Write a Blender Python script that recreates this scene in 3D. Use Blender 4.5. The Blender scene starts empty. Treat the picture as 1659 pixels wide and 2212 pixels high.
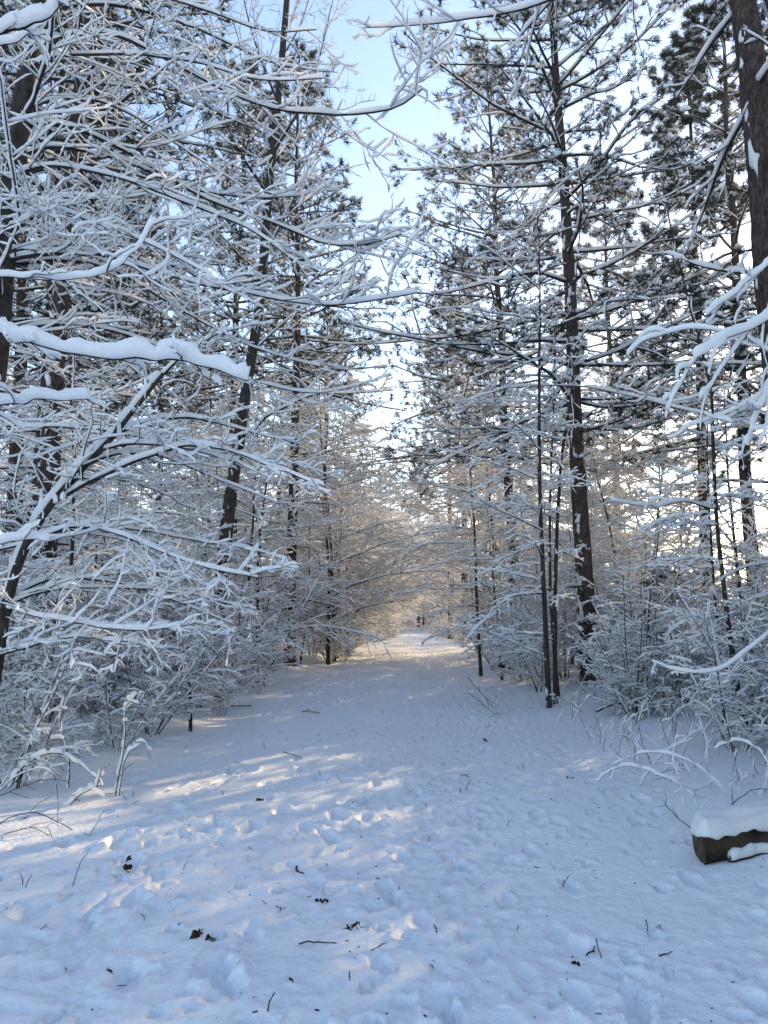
import bpy, math
import numpy as np
from mathutils import Vector

S = bpy.context.scene
COL = S.collection
R = math.radians

# ----------------------------------------------------------------- camera
CAM = np.array([0.0, 0.0, 1.62])
PITCH, YAW = R(7.4), R(2.6)
cam = bpy.data.cameras.new('camera')
cam.sensor_fit = 'VERTICAL'; cam.sensor_height = 36.0; cam.lens = 36.0 * 768 / 1024
cam.clip_start = 0.05; cam.clip_end = 2000
cam_o = bpy.data.objects.new('camera', cam); COL.objects.link(cam_o)
cam_o.location = CAM; cam_o.rotation_euler = (R(90) + PITCH, 0, YAW)
S.camera = cam_o

# ----------------------------------------------------------------- light
SUN_EL, SUN_AZ = R(15.5), R(39.0)          # azimuth measured from +Y (down the path) towards +X
w = bpy.data.worlds.new('World'); S.world = w; w.use_nodes = True
nt = w.node_tree
bg = nt.nodes['Background']
sky = nt.nodes.new('ShaderNodeTexSky'); sky.sky_type = 'NISHITA'; sky.sun_disc = False
sky.sun_elevation = SUN_EL; sky.sun_rotation = SUN_AZ
sky.altitude = 200; sky.air_density = 1.0; sky.dust_density = 0.5; sky.ozone_density = 1.2
nt.links.new(sky.outputs[0], bg.inputs[0]); bg.inputs[1].default_value = 0.15
sl = bpy.data.lights.new('sun', 'SUN'); sl.energy = 3.1; sl.angle = R(0.5); sl.color = (1.0, 0.77, 0.45)
so = bpy.data.objects.new('sun', sl); COL.objects.link(so)
sd = Vector((math.sin(SUN_AZ) * math.cos(SUN_EL), math.cos(SUN_AZ) * math.cos(SUN_EL), math.sin(SUN_EL)))
so.rotation_euler = sd.to_track_quat('Z', 'Y').to_euler()
so.location = (30, 60, 40)

S.view_settings.view_transform = 'Standard'; S.view_settings.look = 'None'
S.view_settings.exposure = 1.58; S.view_settings.gamma = 1.0
S.view_settings.use_curve_mapping = False
S.view_settings.use_white_balance = True; S.view_settings.white_balance_temperature = 6750; S.view_settings.white_balance_tint = 15
S.render.engine = 'CYCLES'
S.cycles.max_bounces = 8; S.cycles.diffuse_bounces = 6; S.cycles.transmission_bounces = 4
S.cycles.glossy_bounces = 2
S.cycles.caustics_reflective = False; S.cycles.caustics_refractive = False
S.cycles.use_denoising = True; S.cycles.denoiser = 'OPENIMAGEDENOISE'

# ----------------------------------------------------------------- photo helper
K = 1024.0 / 2212.0          # photo measurements were taken on a 1659 x 2212 view of it
cf = np.array([-math.sin(YAW) * math.cos(PITCH), math.cos(YAW) * math.cos(PITCH), math.sin(PITCH)])
cr = np.array([math.cos(YAW), math.sin(YAW), 0.0])
cu = np.cross(cr, cf)
def ray(u, v):
    return cf + cr * (u * K - 384) / 768 + cu * (512 - v * K) / 768
def at(u, v, Y):
    d = ray(u, v); return CAM + d * (Y / d[1])
def on_ground(u, v, z=0.0):
    d = ray(u, v); t = (z - CAM[2]) / d[2]; p = CAM + d * t; p[2] = gz(p[0], p[1]); return p
def px_line(pts):
    return np.array([at(*p) for p in pts])

# ----------------------------------------------------------------- materials
def mat(name):
    m = bpy.data.materials.new(name); m.use_nodes = True
    n = m.node_tree; n.nodes.clear()
    out = n.nodes.new('ShaderNodeOutputMaterial')
    return m, n, out
def node(n, t, **kw):
    x = n.nodes.new(t)
    for k, v in kw.items():
        if k.startswith('i_'):
            x.inputs[k[2:].replace('_', ' ')].default_value = v
        else: setattr(x, k, v)
    return x
def coords(n, scale=(1, 1, 1)):
    t = node(n, 'ShaderNodeTexCoord'); mp = node(n, 'ShaderNodeMapping'); mp.inputs['Scale'].default_value = scale
    n.links.new(t.outputs['Object'], mp.inputs['Vector']); return mp.outputs[0]
def ramp(n, fac, stops):
    r = node(n, 'ShaderNodeValToRGB'); e = r.color_ramp.elements
    while len(e) < len(stops): e.new(0.5)
    for q, (p, c) in zip(e, stops): q.position = p; q.color = (*c, 1)
    n.links.new(fac, r.inputs[0]); return r.outputs[0]

def snow_mat(name, color, transl, bump_scale, bump_d):
    m, n, out = mat(name)
    v = coords(n)
    nz = node(n, 'ShaderNodeTexNoise'); nz.inputs['Scale'].default_value = bump_scale; nz.inputs['Detail'].default_value = 3
    n.links.new(v, nz.inputs['Vector'])
    bp = node(n, 'ShaderNodeBump'); bp.inputs['Strength'].default_value = 0.5; bp.inputs['Distance'].default_value = bump_d
    n.links.new(nz.outputs['Fac'], bp.inputs['Height'])
    df = node(n, 'ShaderNodeBsdfDiffuse'); df.inputs['Color'].default_value = (*color, 1)
    n.links.new(bp.outputs[0], df.inputs['Normal'])
    if transl:
        tr = node(n, 'ShaderNodeBsdfTranslucent'); tr.inputs['Color'].default_value = (*color, 1)
        mx = node(n, 'ShaderNodeMixShader'); mx.inputs[0].default_value = transl
        n.links.new(df.outputs[0], mx.inputs[1]); n.links.new(tr.outputs[0], mx.inputs[2])
        n.links.new(mx.outputs[0], out.inputs[0])
    else:
        n.links.new(df.outputs[0], out.inputs[0])
    return m
SNOW = snow_mat('branch_snow', (0.95, 0.95, 0.95), 0.36, 70, 0.012)

def ground_mat():
    m, n, out = mat('ground_snow')
    v = coords(n)
    hs = []
    for sc, det in ((24, 5), (90, 4)):
        nz = node(n, 'ShaderNodeTexNoise'); nz.inputs['Scale'].default_value = sc; nz.inputs['Detail'].default_value = det
        n.links.new(v, nz.inputs['Vector']); hs.append(nz.outputs['Fac'])
    b1 = node(n, 'ShaderNodeBump'); b1.inputs['Strength'].default_value = 0.55; b1.inputs['Distance'].default_value = 0.022
    b2 = node(n, 'ShaderNodeBump'); b2.inputs['Strength'].default_value = 0.5; b2.inputs['Distance'].default_value = 0.006
    n.links.new(hs[0], b1.inputs['Height']); n.links.new(hs[1], b2.inputs['Height']); n.links.new(b1.outputs[0], b2.inputs['Normal'])
    p = node(n, 'ShaderNodeBsdfPrincipled')
    p.inputs['Base Color'].default_value = (0.76, 0.78, 0.805, 1); p.inputs['Roughness'].default_value = 0.55
    p.inputs['Specular IOR Level'].default_value = 0.15
    n.links.new(b2.outputs[0], p.inputs['Normal']); n.links.new(p.outputs[0], out.inputs[0])
    return m
GROUND = ground_mat()

def bark_mat(name, c0, c1, scale, detail_scale, bump):
    m, n, out = mat(name)
    v = coords(n, scale)
    nz = node(n, 'ShaderNodeTexNoise'); nz.inputs['Scale'].default_value = detail_scale; nz.inputs['Detail'].default_value = 5
    n.links.new(v, nz.inputs['Vector'])
    c = ramp(n, nz.outputs['Fac'], [(0.32, c0), (0.68, c1)])
    bp = node(n, 'ShaderNodeBump'); bp.inputs['Strength'].default_value = 0.8; bp.inputs['Distance'].default_value = bump
    n.links.new(nz.outputs['Fac'], bp.inputs['Height'])
    p = node(n, 'ShaderNodeBsdfPrincipled'); p.inputs['Roughness'].default_value = 0.9; p.inputs['Specular IOR Level'].default_value = 0.1
    n.links.new(c, p.inputs['Base Color']); n.links.new(bp.outputs[0], p.inputs['Normal']); n.links.new(p.outputs[0], out.inputs[0])
    return m
BARK = bark_mat('grey_bark', (0.022, 0.018, 0.016), (0.062, 0.052, 0.045), (1, 1, 0.4), 18, 0.006)
TWIG = bark_mat('dark_twig', (0.018, 0.016, 0.016), (0.042, 0.037, 0.036), (1, 1, 1), 12, 0.002)
def plated_bark(name, c0, c1):
    m, n, out = mat(name)
    v = coords(n, (1, 1, 0.30))
    wn = node(n, 'ShaderNodeTexNoise'); wn.inputs['Scale'].default_value = 9; wn.inputs['Detail'].default_value = 3; n.links.new(v, wn.inputs['Vector'])
    wm = node(n, 'ShaderNodeMix'); wm.data_type = 'RGBA'; wm.blend_type = 'LINEAR_LIGHT'; wm.inputs[0].default_value = 0.10; n.links.new(v, wm.inputs[6]); n.links.new(wn.outputs['Color'], wm.inputs[7])
    vo = node(n, 'ShaderNodeTexVoronoi'); vo.feature = 'DISTANCE_TO_EDGE'; vo.inputs['Scale'].default_value = 24; n.links.new(wm.outputs[2], vo.inputs['Vector'])
    nz = node(n, 'ShaderNodeTexNoise'); nz.inputs['Scale'].default_value = 22; nz.inputs['Detail'].default_value = 5; n.links.new(v, nz.inputs['Vector'])
    crack = ramp(n, vo.outputs['Distance'], [(0.0, (0.45, 0.45, 0.45)), (0.22, (1, 1, 1))])
    col = ramp(n, nz.outputs['Fac'], [(0.3, c0), (0.7, c1)])
    mx = node(n, 'ShaderNodeMix'); mx.data_type = 'RGBA'; mx.blend_type = 'MULTIPLY'; mx.inputs[0].default_value = 1.0
    n.links.new(col, mx.inputs[6]); n.links.new(crack, mx.inputs[7])
    ad = node(n, 'ShaderNodeMath'); ad.operation = 'ADD'; n.links.new(crack, ad.inputs[0]); n.links.new(nz.outputs['Fac'], ad.inputs[1])
    bp = node(n, 'ShaderNodeBump'); bp.inputs['Strength'].default_value = 0.9; bp.inputs['Distance'].default_value = 0.02; n.links.new(ad.outputs[0], bp.inputs['Height'])
    p = node(n, 'ShaderNodeBsdfPrincipled'); p.inputs['Roughness'].default_value = 0.9; p.inputs['Specular IOR Level'].default_value = 0.1
    n.links.new(mx.outputs[2], p.inputs['Base Color']); n.links.new(bp.outputs[0], p.inputs['Normal']); n.links.new(p.outputs[0], out.inputs[0])
    return m
PINE = plated_bark('pine_bark', (0.040, 0.030, 0.028), (0.125, 0.090, 0.078))
WOOD = bark_mat('log_wood', (0.010, 0.008, 0.007), (0.060, 0.046, 0.030), (0.35, 1, 1), 10, 0.02)
CUT = bark_mat('cut_wood', (0.050, 0.036, 0.026), (0.110, 0.080, 0.055), (1, 1, 1), 14, 0.004)

def leafy_mat(name, c0, c1, scale, transl):
    m, n, out = mat(name)
    v = coords(n)
    nz = node(n, 'ShaderNodeTexNoise'); nz.inputs['Scale'].default_value = scale
    n.links.new(v, nz.inputs['Vector'])
    c = ramp(n, nz.outputs['Fac'], [(0.3, c0), (0.7, c1)])
    df = node(n, 'ShaderNodeBsdfDiffuse'); tr = node(n, 'ShaderNodeBsdfTranslucent'); mx = node(n, 'ShaderNodeMixShader')
    mx.inputs[0].default_value = transl
    n.links.new(c, df.inputs[0]); n.links.new(c, tr.inputs[0])
    n.links.new(df.outputs[0], mx.inputs[1]); n.links.new(tr.outputs[0], mx.inputs[2]); n.links.new(mx.outputs[0], out.inputs[0])
    return m
NEEDLE = leafy_mat('pine_needles', (0.012, 0.022, 0.021), (0.034, 0.050, 0.042), 1.5, 0.15)
SOFTNEEDLE = leafy_mat('soft_needles', (0.012, 0.026, 0.026), (0.034, 0.054, 0.050), 1.5, 0.15)
LEAF = leafy_mat('dead_leaf', (0.026, 0.016, 0.011), (0.090, 0.048, 0.026), 25, 0.2)
COPPER = leafy_mat('copper_leaf', (0.16, 0.085, 0.05), (0.32, 0.19, 0.12), 20, 0.35)
STRAW = leafy_mat('dry_stalk', (0.050, 0.040, 0.030), (0.130, 0.100, 0.070), 8, 0.1)

# ----------------------------------------------------------------- mesh tools
rng = np.random.default_rng(11)
TRIS = [0]
class Geo:
    def __init__(self): self.v = []; self.f = []; self.n = 0
    def add(self, V, F):
        if len(V) == 0: return
        self.v.append(np.asarray(V, np.float32)); self.f.append(np.asarray(F, np.int64) + self.n); self.n += len(V)
    def mesh(self, name, material, smooth=True):
        me = bpy.data.meshes.new(name)
        if not self.v:
            me.materials.append(material); return me
        V = np.concatenate(self.v)
        tot = np.concatenate([np.full(len(f), f.shape[1], np.int32) for f in self.f])
        idx = np.concatenate([f.ravel() for f in self.f]).astype(np.int32)
        me.vertices.add(len(V)); me.vertices.foreach_set('co', V.ravel())
        me.loops.add(len(idx)); me.loops.foreach_set('vertex_index', idx)
        me.polygons.add(len(tot))
        st = np.zeros(len(tot), np.int32); st[1:] = np.cumsum(tot)[:-1]
        me.polygons.foreach_set('loop_start', st); me.polygons.foreach_set('loop_total', tot)
        if smooth: me.polygons.foreach_set('use_smooth', np.ones(len(tot), bool))
        me.materials.append(material); me.update(calc_edges=True)
        TRIS[0] += int((tot - 2).sum())
        return me
def unit(a): return a / np.maximum(np.linalg.norm(a, axis=-1, keepdims=True), 1e-9)
def resample(P, m, t=None):
    n = P.shape[1]; t = np.linspace(0, n - 1, m) if t is None else t; lo = np.minimum(t.astype(int), n - 2); f = (t - lo)
    if P.ndim == 3: f = f[:, None]
    if P.ndim == 3 and n > 3:      # catmull-rom
        p0 = P[:, np.maximum(lo - 1, 0)]; p1 = P[:, lo]; p2 = P[:, lo + 1]; p3 = P[:, np.minimum(lo + 2, n - 1)]
        return 0.5 * ((2 * p1) + (p2 - p0) * f + (2 * p0 - 5 * p1 + 4 * p2 - p3) * f ** 2 + (3 * p1 - p0 - 3 * p2 + p3) * f ** 3)
    return P[:, lo] * (1 - f) + P[:, lo + 1] * f
def ring_faces(B, n, k):
    b = np.arange(B)[:, None, None] * n * k; i = np.arange(n - 1)[None, :, None] * k; j = np.arange(k)[None, None, :]
    j2 = (j + 1) % k
    return np.stack(np.broadcast_arrays(b + i + j, b + i + j2, b + i + k + j2, b + i + k + j), -1).reshape(-1, 4)
def frames(P):
    T = unit(np.gradient(P, axis=1))
    ref = np.where(np.abs(T[..., 2]).mean(1)[:, None, None] > 0.8, np.array([1.0, 0.15, 0]), np.array([0, 0, 1.0]))
    U = unit(np.cross(T, np.broadcast_to(ref, T.shape))); V = np.cross(U, T)
    return T, U, V
def tube(g, P, Rr, k=3, rough=None):
    """round bars along the polylines P (B,n,3) of radius Rr (B,n)"""
    B, n, _ = P.shape
    if B == 0: return
    T, U, V = frames(P)
    a = np.arange(k) * 2 * np.pi / k
    rr = Rr[..., None] * np.ones(k)
    if rough is not None: rr = rr * rough
    W = P[:, :, None] + rr[..., None] * (np.cos(a)[:, None] * U[:, :, None] + np.sin(a)[:, None] * V[:, :, None])
    g.add(W.reshape(-1, 3), ring_faces(B, n, k))
WIND = np.array([-0.34, -0.14, 1.0]); WIND /= np.linalg.norm(WIND)
def snow_on(g, P, Rr, thick, k=5, m=None, keep=0.9, lump=0.45, gap=0.08):
    """snow lying along the upper side of bars"""
    B = P.shape[0]
    if B == 0: return
    if keep < 1:
        s = rng.random(B) < keep; P = P[s]; Rr = Rr[s]
        if np.ndim(thick): thick = thick[s]
        B = P.shape[0]
        if B == 0: return
    if m:
        u_ = np.linspace(0, 1, m); ts = (0.55 * u_ + 0.45 * (0.5 - 0.5 * np.cos(np.pi * u_))) * (P.shape[1] - 1)
        P = resample(P, m, ts); Rr = resample(Rr, m, ts)
    n = P.shape[1]
    T = unit(np.gradient(P, axis=1))
    D = WIND - (T @ WIND)[..., None] * T
    gm = np.linalg.norm(D, axis=-1)
    Vv = D / np.maximum(gm, 1e-6)[..., None]; U = np.cross(T, Vv)
    nz = rng.random((B, n)); nz = (nz + np.roll(nz, 1, 1) * .6 + np.roll(nz, -1, 1) * .6) / 2.2
    t = np.linspace(0, 1, n)
    tap = np.ones(n); tap[0] = 0.5; tap[-1] = 0.14
    if n > 4: tap[-2] = 0.88
    h = np.reshape(thick, (-1, 1)) * (gm ** 1.2) * (1 - lump + 2 * lump * nz) * tap
    h = np.where(rng.random((B, n)) < gap, h * 0.15, h)
    wd = (0.36 * h + 0.95 * Rr * np.minimum(1, h / (Rr + 1e-4)) * (0.4 + 0.6 * gm)) * tap
    c = P + Vv * (Rr * 0.25 + h * 0.5)[..., None]
    a = np.arange(k) * 2 * np.pi / k + 0.3
    W = c[:, :, None] + (wd[..., None] * np.cos(a))[..., None] * U[:, :, None] + ((h * 0.5 + Rr * 0.35 * tap)[..., None] * np.sin(a))[..., None] * Vv[:, :, None]
    g.add(W.reshape(-1, 3), ring_faces(B, n, k))

# icosphere for lumps of snow
def ico(sub):
    t = (1 + 5 ** .5) / 2
    v = [(-1, t, 0), (1, t, 0), (-1, -t, 0), (1, -t, 0), (0, -1, t), (0, 1, t), (0, -1, -t), (0, 1, -t), (t, 0, -1), (t, 0, 1), (-t, 0, -1), (-t, 0, 1)]
    f = [(0, 11, 5), (0, 5, 1), (0, 1, 7), (0, 7, 10), (0, 10, 11), (1, 5, 9), (5, 11, 4), (11, 10, 2), (10, 7, 6), (7, 1, 8), (3, 9, 4), (3, 4, 2), (3, 2, 6), (3, 6, 8), (3, 8, 9), (4, 9, 5), (2, 4, 11), (6, 2, 10), (8, 6, 7), (9, 8, 1)]
    v = [np.array(q) / np.linalg.norm(q) for q in v]
    for _ in range(sub):
        mid = {}; f2 = []
        def m_(a, b):
            key = (min(a, b), max(a, b))
            if key not in mid:
                q = v[a] + v[b]; v.append(q / np.linalg.norm(q)); mid[key] = len(v) - 1
            return mid[key]
        for a, b, c in f:
            x, y, z = m_(a, b), m_(b, c), m_(c, a); f2 += [(a, x, z), (b, y, x), (c, z, y), (x, y, z)]
        f = f2
    return np.array(v), np.array(f)
ICO0, ICO1 = ico(0), ico(1)
OCTA = (np.array([(1, 0, 0), (-1, 0, 0), (0, 1, 0), (0, -1, 0), (0, 0, 1), (0, 0, -1.0)]), np.array([(0, 2, 4), (2, 1, 4), (1, 3, 4), (3, 0, 4), (2, 0, 5), (1, 2, 5), (3, 1, 5), (0, 3, 5)]))
def blobs(g, C, ax, base=ICO0, jit=0.25):
    """lumps at C with three scaled axes ax (C,3,3)"""
    v, f = base
    if len(C) == 0: return
    vv = v[None] * (1 + jit * (rng.random((len(C), len(v), 1)) - .5) * 2)
    W = C[:, None] + np.einsum('cvi,cij->cvj', vv, ax)
    F = f[None] + (np.arange(len(C)) * len(v))[:, None, None]
    g.add(W.reshape(-1, 3), F.reshape(-1, 3))

# ----------------------------------------------------------------- growth
def grow(P0, D, L, n, bend=(0, 0, 0), wander=0.15):
    B = len(P0); P = np.empty((B, n, 3)); P[:, 0] = P0; d = unit(D); bend = np.array(bend)
    for i in range(1, n):
        d = unit(d + bend / (n - 1) + rng.normal(0, wander / math.sqrt(n), (B, 3)))
        P[:, i] = P[:, i - 1] + d * (L / (n - 1))[:, None]
    return P
def spawn(P, Rr, L, k, t0, t1, ang, lenf, flat=0.3, rf=0.6, taper=0.55):
    """k side shoots on every polyline, alternating left and right"""
    B, n, _ = P.shape
    t = t0 + (t1 - t0) * ((np.arange(k)[None] + rng.random((B, k))) / k)
    x = t * (n - 1); lo = np.minimum(x.astype(int), n - 2); f = x - lo; bi = np.arange(B)[:, None]
    p0 = P[bi, lo]; p1 = P[bi, lo + 1]
    st = p0 + (p1 - p0) * f[..., None]; T = unit(p1 - p0)
    rad = Rr[bi, lo] * (1 - f) + Rr[bi, lo + 1] * f
    up = np.array([0, 0, 1.0])
    lat = np.cross(T, up); bad = np.linalg.norm(lat, axis=-1) < 0.25
    th = rng.random((B, k)) * 2 * np.pi
    lat = np.where(bad[..., None], np.stack([np.cos(th), np.sin(th), 0 * th], -1), lat); lat = unit(lat)
    vp = np.cross(lat, T)
    side = np.where((np.arange(k)[None] + rng.integers(0, 2, (B, 1))) % 2 == 0, 1.0, -1.0)
    if flat >= 9: phi = rng.random((B, k)) * 2 * np.pi
    else: phi = rng.normal(0, flat, (B, k))
    a = ang + rng.normal(0, 0.16, (B, k))
    Dn = np.cos(a)[..., None] * T + np.sin(a)[..., None] * ((side * np.cos(phi))[..., None] * lat + np.sin(phi)[..., None] * vp)
    Ln = L[:, None] * lenf * (1 - taper * t) * (0.6 + 0.7 * rng.random((B, k)))
    return st.reshape(-1, 3), Dn.reshape(-1, 3), Ln.ravel(), (rad * rf).ravel()
def radii(r0, n, tip=0.3): return r0[:, None] * (1 - (1 - tip) * np.linspace(0, 1, n))[None]

def spray(gb, gs, P, Rr, th=0.03, k2=8, k3=6, k4=3, l2=0.45, l3=0.45, l4=0.4, rmin=0.0025, droop=-0.25, flat=0.35, keep=0.92, wander=0.22, m1=None, ks=5, t0=0.15, sides=5, k4s=.6, lod=0, gap=.05, lump=.45, th2=1.0):
    """bark and snow of limbs P and of the twigs that leave them in flat sprays"""
    L = np.linalg.norm(np.diff(P, axis=1), axis=-1).sum(1)
    tube(gb, P, Rr, sides if not lod else 4)
    snow_on(gs, P, Rr, th * 1.15 + 0.5 * Rr.mean(1), ks + 1, m1 or P.shape[1] * (2 if not lod else 1), keep=1, gap=gap, lump=lump)
    n2, n3 = (6, 4) if not lod else (5, 3)
    s, d, l, r = spawn(P, Rr, L, k2, t0, 0.98, 0.85, l2, flat * 1.3, 0.38)
    r = np.maximum(r, rmin * 1.5); P2 = grow(s, d, l, n2, (0, 0, droop), wander * 2.1); R2 = radii(r, n2)
    tube(gb, P2, R2, 4 if not lod else 3); snow_on(gs, P2, R2, th * th2, ks if not lod else 4, (9 if ks < 7 else 14) if not lod else 6, keep, gap=gap, lump=lump)
    if k3:
        s, d, l3_, r = spawn(P2, R2, l, k3, 0.12, 0.97, 0.85, l3, flat * 1.6, 0.6)
        r = np.maximum(r, rmin); P3 = grow(s, d, l3_, n3, (0, 0, droop * .7 + .35), wander * 2.9); R3 = radii(r, n3, .5)
        tube(gb, P3, R3, 3); snow_on(gs, P3, R3, th * .9 * th2, ks if not lod else 3, (5 if ks < 7 else 9) if not lod else 4, keep, gap=0.0)
        if k4:
            s, d, l4_, r = spawn(P3, R3, l3_, k4, 0.15, 0.95, 0.8, l4, 0.8, 0.7)
            r = np.maximum(r * .8, rmin * .8); P4 = grow(s, d, l4_, 3, (0, 0, 0.5), .5); R4 = radii(r, 3, .6)
            tube(gb, P4, R4, 3); snow_on(gs, P4, R4, th * .6, 4, None, keep * k4s, gap=0)

# ----------------------------------------------------------------- noise and ground
def perlin(x, y, seed):
    r = np.random.default_rng(seed); ang = r.random((256, 256)) * 2 * np.pi; gx, gy = np.cos(ang), np.sin(ang)
    xi = np.floor(x).astype(int); yi = np.floor(y).astype(int); fx = x - xi; fy = y - yi
    def dotg(i, j): a, b = (xi + i) & 255, (yi + j) & 255; return gx[a, b] * (fx - i) + gy[a, b] * (fy - j)
    s = fx * fx * fx * (fx * (fx * 6 - 15) + 10); t = fy * fy * fy * (fy * (fy * 6 - 15) + 10)
    a = dotg(0, 0) * (1 - s) + dotg(1, 0) * s; b = dotg(0, 1) * (1 - s) + dotg(1, 1) * s
    return a * (1 - t) + b * t
def sm(a, b, x): t = np.clip((x - a) / (b - a), 0, 1); return t * t * (3 - 2 * t)

xs_core = np.arange(-4.6, 3.0, 0.0205)
ext = 0.0205 * np.cumsum(1.14 ** np.arange(1, 82)); ext = ext[ext < 420]
GX = np.concatenate([(-4.6 - ext)[::-1], xs_core, xs_core[-1] + ext])
ys = [2.2]
while ys[-1] < 500:
    y_ = ys[-1]; ys.append(y_ + max(0.017, y_ * (0.0066 if y_ < 13 else 0.0105 if y_ < 30 else 0.022 if y_ < 110 else 0.08)))
back = 0.05 * np.cumsum(1.16 ** np.arange(1, 56)); back = back[back < 200]
GY = np.concatenate([(2.2 - back)[::-1], np.array(ys)])
XX, YY = np.meshgrid(GX, GY)
def build_height():
    X, Y = XX, YY
    near = np.exp(-np.maximum(Y - 4, 0) / 40)
    onp = sm(-4.3, -3.0, X) * (1 - sm(1.6, 3.0, X))                       # corridor of the path
    Z = 0.16 * perlin(X * .13 + 3, Y * .13, 1) + 0.05 * perlin(X * .5, Y * .45, 2)
    Z += 0.10 * (1 - onp) + 0.10 * sm(1.9, 4.5, X) + 0.10 * (1 - sm(-6, -3.2, X))
    Z -= 0.05 * np.exp(-((X - 0.35) / 0.8) ** 2)
    wx = X + 0.10 * perlin(X * 3, Y * 3, 50) + .03 * perlin(X * 9, Y * 9, 52); wy = Y + 0.10 * perlin(X * 3, Y * 3, 51) + .03 * perlin(X * 9, Y * 9, 53)
    def wp(f, s): return perlin(wx * f, wy * f, s)
    patch = np.clip(0.5 + 1.1 * perlin(X * .6 + 9, Y * .4, 3), 0, 1)
    left = onp * np.exp(-((X + 1.5) / 0.95) ** 2) * (1 - sm(4.6, 8.0, Y)) * (.5 + .5 * patch)
    mid = onp * np.exp(-((X - 0.25) / 0.75) ** 2) * (.45 + .55 * patch)
    right = onp * np.exp(-((X - 1.9) / 0.7) ** 2) * patch
    big = 0.028 * wp(1.9, 4) + 0.018 * wp(4.2, 5) + 0.018 * (0.25 - np.abs(wp(5.6, 54)))
    med = 0.030 * wp(8.5, 6) + 0.030 * (0.22 - np.abs(wp(9.5, 56)))
    fine = 0.018 * wp(17, 7) + 0.013 * wp(27, 55)
    Z += (big * (left + .30 * mid + .22 * right) + med * (1.0 * left + .85 * mid + .40 * right) + fine * (1.0 * left + 1.35 * mid + .65 * right)) * (0.4 + 0.6 * near)
    Z += 0.008 * perlin(X * 6, Y * 6, 8) + 0.020 * perlin(X * 1.6, Y * 1.6, 9) * (1 - 0.5 * onp)
    Z += 0.004 * perlin(X * 33, Y * 33, 10) * onp
    # boot and paw prints
    r = np.random.default_rng(5)
    trails = []
    for x0, ph, st in ((-1.35, .1, .66), (-.75, .5, .72), (-.2, .3, .70), (.15, .6, .74), (.55, .2, .68), (1.0, .4, .73), (1.55, .0, .64), (-2.1, .3, .62)):
        y = 2.3 + ph; k_ = 0
        while y < 26:
            trails.append((x0 + .22 * math.sin(y * .5 + x0 * 3) + (.10 if k_ % 2 else -.10) + r.normal(0, .025), y, .16 * math.cos(y * .5 + x0 * 3) + (.12 if k_ % 2 else -.12))); y += st * (1 + r.normal(0, .06)); k_ += 1
    for kind, N in (('boot', 170), ('paw', 1100), ('deep', 26), ('step', len(trails))):
        for i in range(N):
            u = r.random(); y = 2.4 + 30 * u ** 1.5
            if kind == 'boot': x = r.normal(-.1, 1.0); a_, b_, dp = 0.058, 0.135, 0.014 + 0.028 * r.random()
            elif kind == 'paw': x = r.uniform(-3.0, 2.4); a_, b_, dp = 0.038, 0.048, 0.018 + 0.026 * r.random()
            else: x = r.normal(-1.5, .8); y = 2.4 + 6 * r.random(); a_, b_, dp = 0.085, 0.15, 0.035 + 0.035 * r.random()
            th = r.normal(0, .35)
            if kind == 'step': (x, y, th), a_, b_, dp = trails[i], .050, .135, .018 + .020 * r.random()
            if x < -3.4 or x > 2.6: continue
            c, s = math.cos(th), math.sin(th)
            i0, i1 = np.searchsorted(GX, (x - .4, x + .4)); j0, j1 = np.searchsorted(GY, (y - .4, y + .4))
            if i1 - i0 < 3 or j1 - j0 < 2: continue
            dx = X[j0:j1, i0:i1] - x; dy = Y[j0:j1, i0:i1] - y
            q = np.sqrt(((dx * c + dy * s) / a_) ** 2 + ((-dx * s + dy * c) / b_) ** 2)
            q = q * (1 + 0.5 * perlin(X[j0:j1, i0:i1] * 13, Y[j0:j1, i0:i1] * 13, 20))
            Z[j0:j1, i0:i1] += -dp * (1 - sm(0.65, 1.10, q)) + dp * 0.30 * np.exp(-((q - 1.3) / 0.22) ** 2)
    return Z
ZZ = build_height()
def gz(x, y):
    i = int(np.clip(np.searchsorted(GX, x) - 1, 0, len(GX) - 2)); j = int(np.clip(np.searchsorted(GY, y) - 1, 0, len(GY) - 2))
    fx = (x - GX[i]) / (GX[i + 1] - GX[i]); fy = (y - GY[j]) / (GY[j + 1] - GY[j])
    return float((ZZ[j, i] * (1 - fx) + ZZ[j, i + 1] * fx) * (1 - fy) + (ZZ[j + 1, i] * (1 - fx) + ZZ[j + 1, i + 1] * fx) * fy)

# ----------------------------------------------------------------- object tools
def tag(o, label=None, cat=None, group=None, kind=None):
    for k_, v_ in (('label', label), ('category', cat), ('group', group), ('kind', kind)):
        if v_: o[k_] = v_
    return o
def thing(name, loc, label, cat, group=None, rz=0.0, sc=1.0, tilt=(0, 0)):
    o = bpy.data.objects.new(name, None); COL.objects.link(o)
    o.empty_display_size = 0.2
    o.location = loc; o.rotation_euler = (tilt[0], tilt[1], rz); o.scale = (sc, sc, sc)
    return tag(o, label, cat, group)
def part(name, me, parent, label=None):
    o = bpy.data.objects.new(name, me); COL.objects.link(o); o.parent = parent
    if label: o['label'] = label
    return o
def single(name, me, loc, label, cat, group=None, rz=0.0, sc=1.0):
    o = bpy.data.objects.new(name, me); COL.objects.link(o); o.location = loc; o.rotation_euler = (0, 0, rz); o.scale = (sc, sc, sc)
    return tag(o, label, cat, group)
MASSES = ('snow_patches', 'needles', 'branches', 'stems')      # countless small pieces kept in one part
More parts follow.
